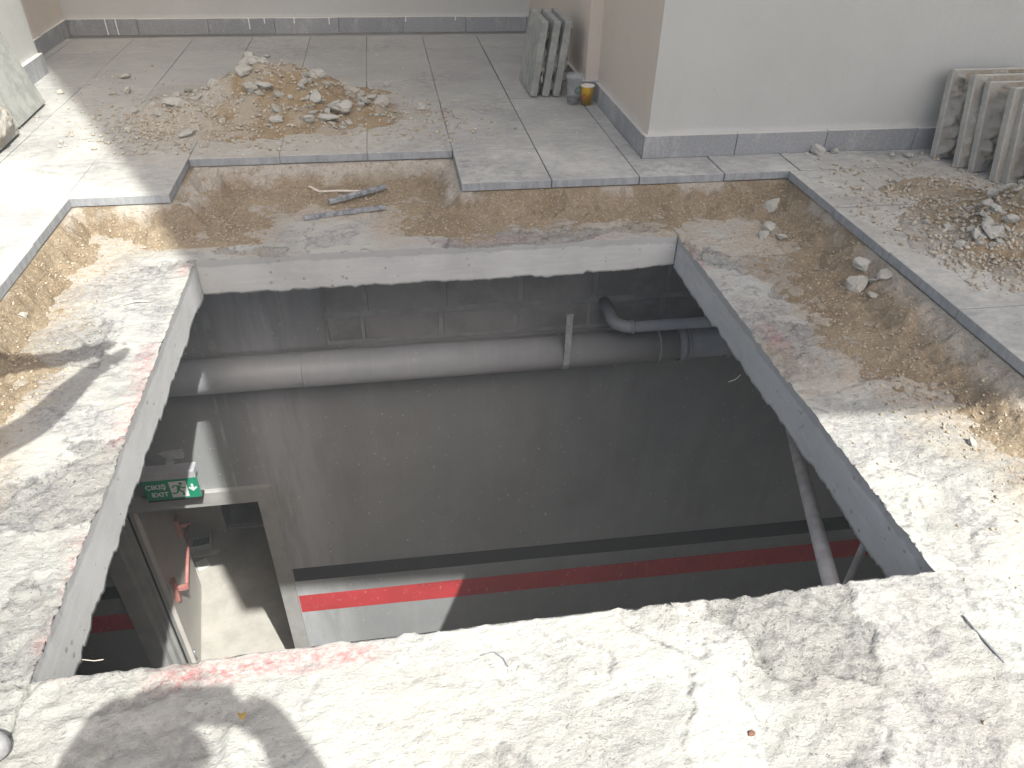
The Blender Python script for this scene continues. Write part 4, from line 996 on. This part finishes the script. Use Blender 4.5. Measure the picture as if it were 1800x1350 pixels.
# stack against the wide wall (rough side to the viewer)
STK = [(2.603, 3.205, 0.115, 0.01, 'rearmost paving slab of the stack against the wide wall', 0.045),
       (2.636, 3.075, 0.140, 0.03, 'second paving slab from the wall in the right stack', 0.010),
       (2.672, 3.015, 0.150, 0.00, 'third paving slab from the wall in the right stack', 0.045),
       (2.695, 2.890, 0.130, 0.07, 'fourth paving slab from the wall in the right stack', 0.020),
       (2.730, 2.855, 0.150, 0.03, 'fifth paving slab from the wall in the right stack', 0.035),
       (2.775, 2.765, 0.165, 0.02, 'frontmost paving slab of the right stack', 0.030)]
for i, (x, y, ln, rz, lab, mo) in enumerate(STK):
    lifted('paving_slab', lab, (x, y, TZ + 0.004), -ln * 1.7, rz, 400 + i * 7, 0.41, 0.40 + 0.008 * math.sin(i * 2.1), mo * 1.25, mat=M_LIFTP)
# three slabs against the alcove side wall
for i, (x, lab) in enumerate(((0.858, 'leftmost of three grey slabs leaning in the alcove'), (0.925, 'middle one of three grey slabs leaning in the alcove'), (0.985, 'rightmost of three grey slabs leaning in the alcove'))):
    lifted('paving_slab', lab, (x + 0.003 * i, 4.375, TZ + 0.004), 0.125, math.pi / 2, 500 + i * 9, 0.39, 0.40, (0.030, 0.034, 0.026)[i], side=-1, thick=0.040)
# two at the left pier
lifted('paving_slab', 'smooth blue grey slab leaning on the left pier in the sun', (-1.840, 4.445, TZ + 0.004), 0.27, -math.pi / 2 + 0.03, 531, 0.42, 0.42, 0.02, side=-1, mat=M_LIFT)
t = lifted('paving_slab', 'slab with rough pale mortar face leaning at the left edge', (-1.795, 3.95, TZ + 0.004), 0.36, -math.pi / 2 + 0.02, 541, 0.42, 0.36, 0.0, side=1)
for ch in list(t.children):
    if ch.name.startswith('mortar_backing'): bpy.data.objects.remove(ch)
n = 44; u = np.linspace(0, 1, n); U, Vv = np.meshgrid(u, u, indexing='ij')
ed = np.minimum.reduce([U, 1 - U, Vv, 1 - Vv]); th = sstep(0, 0.14, ed) * (0.035 + 0.02 * fbm(U * 4, Vv * 4, 4, 3) + 0.012 * fbm(U * 20, Vv * 20, 3, 9))
idx = np.arange(n * n).reshape(n, n); F = np.stack([idx[:-1, :-1], idx[1:, :-1], idx[1:, 1:], idx[:-1, 1:]], -1).reshape(-1, 4)[:, ::-1]
link('mortar_backing', mesh_np('mortar_backing', np.stack([0.004 + U * 0.412, TT + th, 0.004 + Vv * 0.352], -1).reshape(-1, 3), F), M_MROUGH, t)

# ------------------------------------------------------------------ cups
cp = empty('plastic_cup', (1.040, 4.245, TZ + 0.002)); tag(cp, 'clear plastic drinks cup with lid and dark dregs', 'cup')
link('cup_wall', lathe('cup_wall', [(0.030, 0.0), (0.0325, 0.003), (0.0445, 0.142), (0.0465, 0.144), (0.0445, 0.146)]), M_CLEAR, cp)
link('dregs', lathe('dregs', [(0.0005, 0.003), (0.0312, 0.0035), (0.0342, 0.034), (0.0005, 0.034)]), M_LIQ, cp)
link('lid', lathe('lid', [(0.047, 0.140), (0.0485, 0.142), (0.0485, 0.150), (0.045, 0.152), (0.043, 0.162), (0.012, 0.164), (0.008, 0.160), (0.0005, 0.160)]), M_CLEAR, cp)
bm = bmesh.new()
aim = math.atan2(-4.245, -1.04) + 0.75
for k in range(40):
    for rr_, ww in ((0.0215, 0.0035), (0.013, 0.003)):
        a0 = 2 * math.pi * k / 40; a1 = 2 * math.pi * (k + 1) / 40
        q = []
        for aa, rad in ((a0, rr_ - ww), (a0, rr_ + ww * 0.3), (a1, rr_ + ww * 0.3), (a1, rr_ - ww)):
            z = 0.080 + rad * math.sin(aa); R_ = 0.0325 + (z - 0.003) / 0.139 * 0.012 + 0.0008; th_ = aim + rad * math.cos(aa) / R_
            q.append(bm.verts.new((R_ * math.cos(th_), R_ * math.sin(th_), z)))
        if rr_ > 0.02 or k % 4 != 1: bm.faces.new(q)
link('round_print', bm_mesh('round_print', bm), M_GREENMARK, cp)
cp = empty('paper_cup', (1.113, 4.225, TZ + 0.002)); tag(cp, 'small yellow paper cup beside the clear cup', 'cup')
link('cup_wall', lathe('cup_wall', [(0.0005, 0.004), (0.027, 0.004), (0.028, 0.0), (0.0375, 0.098)]), M_YELLOW, cp)
link('cup_liner', lathe('cup_liner', [(0.0375, 0.098), (0.0395, 0.100), (0.0385, 0.103), (0.036, 0.101), (0.027, 0.010), (0.0005, 0.010)]), M_CARDW, cp)
bm = bmesh.new(); rs3 = random.Random(3); aim = math.atan2(-4.225, -1.113) - 0.55
prevr = None
pl = [(0.012, 0.052), (0.004, 0.062), (-0.004, 0.060), (-0.006, 0.050), (-0.014, 0.045), (-0.012, 0.036), (0.002, 0.038), (0.010, 0.034), (0.014, 0.042)]
q = []
for dx, z in pl:
    R_ = 0.028 + z / 0.098 * 0.0095 + 0.0007; th_ = aim + dx / R_; q.append(bm.verts.new((R_ * math.cos(th_), R_ * math.sin(th_), z)))
bm.faces.new(q)
link('print_mark', bm_mesh('print_mark', bm), M_REDMARK, cp)

# ------------------------------------------------------------------ bars, cable, wire
def bar(lab, a, b_, wd):
    a = Vector(a); b_ = Vector(b_); d = b_ - a; L = d.length
    M = Matrix.Translation(a) @ d.to_track_quat('X', 'Z').to_matrix().to_4x4()
    o = link('steel_bar', box_mesh('steel_bar', (0, -wd / 2, -wd / 2), (L, wd / 2, wd / 2), 0.003, M), M_STEEL); tag(o, lab, 'bar')
bar('upper of two short dusty steel bars on the sand', (-0.290, 3.245, slab_z(-0.29, 3.245) + 0.016), (-0.035, 3.375, slab_z(-0.035, 3.375) + 0.018), 0.021)
bar('lower of two short dusty steel bars at the sand edge', (-0.392, 3.118, slab_z(-0.392, 3.118) + 0.012), (-0.040, 3.192, slab_z(-0.04, 3.192) + 0.014), 0.019)
cpts = [(-0.405, 3.450), (-0.375, 3.418), (-0.339, 3.400), (-0.25, 3.374), (-0.14, 3.350)]
o = link('cable_piece', tube_mesh('cable_piece', [(x, y, slab_z(x, y) + 0.012) for x, y in cpts], [0.004, 0.006, 0.006, 0.006, 0.006], 8), M_TWIG); tag(o, 'pale bent cable piece lying on the sand behind the bars', 'cable')
o = link('wire_piece', tube_mesh('wire_piece', [(1.172, 0.852, max(slab_z(1.172, .852), slab_z(1.178, .79), slab_z(1.184, .733)) + 0.001), (1.178, 0.79, max(slab_z(1.172, .852), slab_z(1.178, .79), slab_z(1.184, .733)) + 0.001), (1.184, 0.733, max(slab_z(1.172, .852), slab_z(1.178, .79), slab_z(1.184, .733)) + 0.001)], 0.0022, 8), M_STEEL); tag(o, 'straight rusty wire lying on the sunlit front slab', 'wire')
o = link('dry_stalk', tube_mesh('dry_stalk', [(-0.97, 2.46, slab_z(-.97, 2.46) + .003), (-0.93, 2.475, slab_z(-.93, 2.475) + .008), (-0.89, 2.478, slab_z(-.89, 2.478) + .004)], 0.0022, 6), M_TWIG); tag(o, 'dry straw stalk on the left slab strip', 'stalk')
o = link('bent_wire', tube_mesh('bent_wire', [(0.105, 0.905, slab_z(.105, .905) + .002), (0.135, 0.907, slab_z(.135, .907) + .008), (0.152, 0.89, slab_z(.152, .89) + .005), (0.158, 0.87, slab_z(.158, .87) + .002)], 0.0013, 6), M_STEEL); tag(o, 'thin curved wire on the front slab near the edge', 'wire')

# ------------------------------------------------------------------ people (just outside the picture; their shadows and one shoe are in it)
def skin_body(name, joints, edges, mat, parent, sub=2):
    names = list(joints); me = bpy.data.meshes.new(name)
    me.from_pydata([joints[k][0] for k in names], [(names.index(a), names.index(c)) for a, c in edges], [])
    o = link(name, me, mat, parent)
    sk = o.modifiers.new('skin', 'SKIN'); sk.use_smooth_shade = True
    if not me.skin_vertices: me.skin_vertices.new(name='skin')
    for i, k in enumerate(names):
        r = joints[k][1]; me.skin_vertices[0].data[i].radius = r if isinstance(r, tuple) else (r, r); me.skin_vertices[0].data[i].use_root = (i == 0)
    ss = o.modifiers.new('sub', 'SUBSURF'); ss.levels = sub; ss.render_levels = sub
    bpy.context.view_layer.update()
    dg = bpy.context.evaluated_depsgraph_get(); m2 = bpy.data.meshes.new_from_object(o.evaluated_get(dg))
    o.modifiers.clear(); o.data = m2
    if not m2.materials: m2.materials.append(mat)
    return o
def person(lab, base, face, head, sh_l, sh_r, el_l, el_r, ha_l, ha_r, hip, feet, hands_to, shirt):
    """world coordinates; one continuous body mesh with hair, shirt colour by material on faces"""
    root = empty('person', base); tag(root, lab, 'person')
    B = Vector(base); loc = lambda p: tuple(Vector(p) - B)
    hip = Vector(hip); chest = (Vector(sh_l) + Vector(sh_r)) / 2
    J = {'pelvis': (loc(hip), (0.15, 0.12)), 'belly': (loc(hip.lerp(chest, 0.45)), (0.145, 0.115)), 'chest': (loc(chest - Vector((0, 0, 0.07))), (0.16, 0.12)),
         'neckb': (loc(chest + Vector((0, 0, 0.05))), 0.065), 'neck': (loc(chest.lerp(Vector(head), 0.55)), 0.055), 'head0': (loc(Vector(head) - Vector((0, 0, 0.06))), (0.070, 0.08)),
         'head': (loc(Vector(head) + Vector((0, 0, 0.02))), (0.082, 0.098)), 'crown': (loc(Vector(head) + Vector((0, 0, 0.10))), (0.055, 0.065))}
    E_ = [('pelvis', 'belly'), ('belly', 'chest'), ('chest', 'neckb'), ('neckb', 'neck'), ('neck', 'head0'), ('head0', 'head'), ('head', 'crown')]
    for sd_, sh, el, ha in (('l', sh_l, el_l, ha_l), ('r', sh_r, el_r, ha_r)):
        sh, el, ha = Vector(sh), Vector(el), Vector(ha)
        J['sh' + sd_] = (loc(sh), 0.072); J['el' + sd_] = (loc(el), 0.056); J['fa' + sd_] = (loc(el.lerp(ha, 0.35)), 0.054); J['wr' + sd_] = (loc(ha), 0.034)
        d = (Vector(hands_to) - ha).normalized(); J['pa' + sd_] = (loc(ha + d * 0.06), (0.046, 0.034))
        E_ += [('chest', 'sh' + sd_), ('sh' + sd_, 'el' + sd_), ('el' + sd_, 'fa' + sd_), ('fa' + sd_, 'wr' + sd_), ('wr' + sd_, 'pa' + sd_)]
    fwd = Vector(face).normalized(); rt_ = fwd.cross(Vector((0, 0, 1)))
    for sd_, ft, s in (('L', feet[0], -1), ('R', feet[1], 1)):
        ft = Vector(ft); hp = hip + rt_ * 0.10 * s - Vector((0, 0, 0.08)); an = ft + Vector((0, 0, 0.09)); kn = hp.lerp(an, 0.5) + fwd * 0.04
        J['hp' + sd_] = (loc(hp), 0.095); J['kn' + sd_] = (loc(kn), 0.062); J['ca' + sd_] = (loc(kn.lerp(an, 0.35)), 0.060); J['an' + sd_] = (loc(an), 0.042)
        E_ += [('pelvis', 'hp' + sd_), ('hp' + sd_, 'kn' + sd_), ('kn' + sd_, 'ca' + sd_), ('ca' + sd_, 'an' + sd_)]
    body = skin_body('body', J, E_, M_SKIN, root)
    body.data.materials.append(shirt); body.data.materials.append(M_JEANS)
    hz = loc(hip)[2]; neckz = loc(chest)[2] + 0.085
    for p in body.data.polygons:
        c = p.center
        if c.z < hz + 0.02: p.material_index = 2
        elif c.z < neckz:
            hl, hr = Vector(J['wrl'][0]), Vector(J['wrr'][0])
            p.material_index = 1 if min((c - hl).length, (c - hr).length) > 0.17 else 0
    # face and hair
    hd = Vector(loc(head)); bm = bmesh.new()
    bmesh.ops.create_uvsphere(bm, u_segments=20, v_segments=12, radius=0.108)
    for v in bm.verts:
        v.co = Vector((v.co.x * 0.9, v.co.y, v.co.z * 1.1))
    bmesh.ops.delete(bm, geom=[v for v in bm.verts if v.co.dot(fwd) > 0.045 and v.co.z < 0.075 or v.co.z < -0.05], context='VERTS')
    me = bm_mesh('hair', bm, True); o = link('hair', me, M_HAIR, root); o.location = hd + Vector((0, 0, 0.035)) - fwd * 0.006
    link('nose', tube_mesh('nose', [hd + fwd * 0.090 + Vector((0, 0, .035)), hd + fwd * 0.108 - Vector((0, 0, .005)), hd + fwd * 0.092 - Vector((0, 0, .015))], [0.008, 0.015, 0.010], 8), M_SKIN, root)
    for s in (-1, 1):
        bm = bmesh.new(); bmesh.ops.create_uvsphere(bm, u_segments=10, v_segments=8, radius=0.012); o = link('eye', bm_mesh('eye', bm, True), M_HAIR, root); o.location = hd + fwd * 0.084 + rt_ * 0.032 * s + Vector((0, 0, .03))
        bm = bmesh.new(); bmesh.ops.create_uvsphere(bm, u_segments=10, v_segments=8, radius=0.026); bmesh.ops.scale(bm, vec=(0.5, 0.8, 1.2), verts=bm.verts); o = link('ear', bm_mesh('ear', bm, True), M_SKIN, root); o.location = hd + rt_ * 0.086 * s + Vector((0, 0, .01)); o.rotation_euler = (0, 0, math.atan2(rt_.y, rt_.x))
    link('mouth', tube_mesh('mouth', [hd + fwd * 0.083 + rt_ * k - Vector((0, 0, .045)) for k in (-.022, 0, .022)], 0.006, 6), M_BAR, root)
    # fingers curl round the phone
    for sd_, ha, s in (('l', ha_l, -1), ('r', ha_r, 1)):
        ha = Vector(ha); d = (Vector(hands_to) - ha).normalized()
        for k in range(4):
            o_ = Vector((0, 0, 1)) * (0.026 - 0.017 * k); p0 = ha + d * 0.05 + o_; L = (0.065, 0.075, 0.07, 0.055)[k]
            link('finger', tube_mesh('finger', [loc(p0), loc(p0 + d * L * 0.5 + fwd * 0.022), loc(p0 + d * L * 0.95 + fwd * 0.014), loc(p0 + d * L * 1.05 - fwd * 0.004)], [0.0095, 0.009, 0.008, 0.006], 8), M_SKIN, root)
        p0 = ha + d * 0.03 - fwd * 0.012
        link('thumb', tube_mesh('thumb', [loc(p0), loc(p0 + d * 0.04 - fwd * 0.015 + Vector((0, 0, .012))), loc(p0 + d * 0.07 - fwd * 0.006 + Vector((0, 0, .010)))], [0.012, 0.0105, 0.008], 8), M_SKIN, root)
    return root
def shoe(parent, toe, heel_dir, ln=0.29):
    base = Vector(parent.location); d = -Vector(heel_dir).normalized(); s = d.cross(Vector((0, 0, 1)))
    prof = [(-ln, .030, .05, .085), (-ln + .03, .038, .065, .10), (-ln * .62, .036, .062, .105), (-ln * .40, .040, .058, .085), (-ln * .2, .047, .050, .062), (-.035, .042, .042, .048), (-.010, .028, .034, .038), (0.0, .010, .022, .026)]
    bm = bmesh.new(); rings = []
    for x, hw, zt, zz in prof:
        rg_ = []
        for k in range(14):
            a = 2 * math.pi * k / 14; cx_, sz_ = math.cos(a), math.sin(a)
            z = max(0.003, zz * 0.48 + zz * 0.52 * sz_) if sz_ > -0.6 else 0.003
            rg_.append(bm.verts.new(Vector(toe) - base + d * x + s * hw * cx_ + Vector((0, 0, z))))
        rings.append(rg_)
    for A, Bq in zip(rings, rings[1:]):
        for k in range(14): bm.faces.new((A[k], A[(k + 1) % 14], Bq[(k + 1) % 14], Bq[k]))
    bm.faces.new(rings[0]); bm.faces.new(rings[-1])
    me = bm_mesh('shoe', bm, True); o = link('shoe', me, M_SHOE, parent)
    m_ = o.modifiers.new('s', 'SUBSURF'); m_.levels = 1; m_.render_levels = 2
    return o
# the one taking the picture, standing behind the opening with the phone held out
fh = Vector((cf.x, cf.y, 0)).normalized(); rh = Vector((cr.x, cr.y, 0)).normalized()
pc = CAM - cf * 0.03
ph = link('mobile_phone', box_mesh('mobile_phone', (-0.08, -0.039, -0.005), (0.08, 0.039, 0.005), 0.003, Matrix(((cr.x, cu.x, -cf.x, pc.x), (cr.y, cu.y, -cf.y, pc.y), (cr.z, cu.z, -cf.z, pc.z), (0, 0, 0, 1)))), M_PHONE)
tag(ph, 'phone held in both hands behind the picture plane', 'phone')
st = Vector((-0.03, -0.52, 0.0))
hl = pc - cr * 0.155 - cu * 0.01 - cf * 0.02; hr = pc + cr * 0.15 - cu * 0.01 - cf * 0.02
pA = person('person photographing the opening, standing at its front edge', st, fh, st + fh * 0.19 + rh * 0.06 + Vector((0, 0, 1.74)),
       st - rh * 0.19 + fh * 0.06 + Vector((0, 0, 1.40)), st + rh * 0.19 + fh * 0.06 + Vector((0, 0, 1.40)),
       st - rh * 0.31 + fh * 0.27 + Vector((0, 0, 1.20)), st + rh * 0.29 + fh * 0.25 + Vector((0, 0, 1.19)),
       hl, hr, st + Vector((0, 0, 0.94)), (st - rh * 0.12, st + rh * 0.12), pc, M_SHIRT)
shoe(pA, st - rh * 0.13 + fh * 0.16, -fh); shoe(pA, st + rh * 0.13 + fh * 0.16, -fh)
# a second one at the left with both arms stretched out over the edge
f2 = Vector((0.62, 0.78, 0)).normalized(); r2 = Vector((0.78, -0.62, 0))
s2 = Vector((-1.02, 0.76, 0.0)); tgt = Vector((-0.40, 1.44, 1.26))
pB = person('person in dusty shoes standing at the left edge with arms stretched out', s2, f2, s2 + f2 * 0.10 + Vector((0, 0, 1.64)),
       s2 - r2 * 0.19 + f2 * 0.12 + Vector((0, 0, 1.36)), s2 + r2 * 0.17 + f2 * 0.12 + Vector((0, 0, 1.36)),
       s2 - r2 * 0.22 + f2 * 0.42 + Vector((0, 0, 1.33)), s2 + r2 * 0.13 + f2 * 0.42 + Vector((0, 0, 1.22)),
       s2 - r2 * 0.04 + f2 * 0.68 + Vector((0, 0, 1.31)), s2 + r2 * 0.04 + f2 * 0.68 + Vector((0, 0, 1.24)), s2 + Vector((0, 0, 0.92)), (s2 - r2 * 0.14 + f2 * 0.0, s2 + r2 * 0.10), tgt, M_SHIRT2)
pm = Matrix.Translation(s2 + f2 * 0.745 + Vector((0, 0, 1.265))) @ Matrix.Rotation(math.atan2(f2.y, f2.x), 4, 'Z')
tag(link('mobile_phone', box_mesh('mobile_phone', (-0.005, -0.08, -0.04), (0.005, 0.08, 0.04), 0.003, pm), M_PHONE), 'phone held out over the left edge by the other person', 'phone')
shoe(pB, (-0.768, 0.835, 0.004), Vector((-1.0, -0.25, 0))); shoe(pB, (-1.02, 0.98, 0.0), Vector((-0.7, -0.6, 0)))

# ------------------------------------------------------------------ dusty air
hz = box('haze', (-84, -84, ZF - 1.2), (84, 84, 17.2), None)
mt = bpy.data.materials.new('dusty_air'); mt.use_nodes = True; t_ = mt.node_tree; t_.nodes.clear()
pv = t_.nodes.new('ShaderNodeVolumePrincipled'); pv.inputs['Color'].default_value = (0.84, 0.94, 1.0, 1); pv.inputs['Density'].default_value = 0.0085; pv.inputs['Anisotropy'].default_value = 0.0
ou = t_.nodes.new('ShaderNodeOutputMaterial'); t_.links.new(pv.outputs[0], ou.inputs['Volume'])
hz.data.materials.append(mt); tag(hz, kind='stuff')
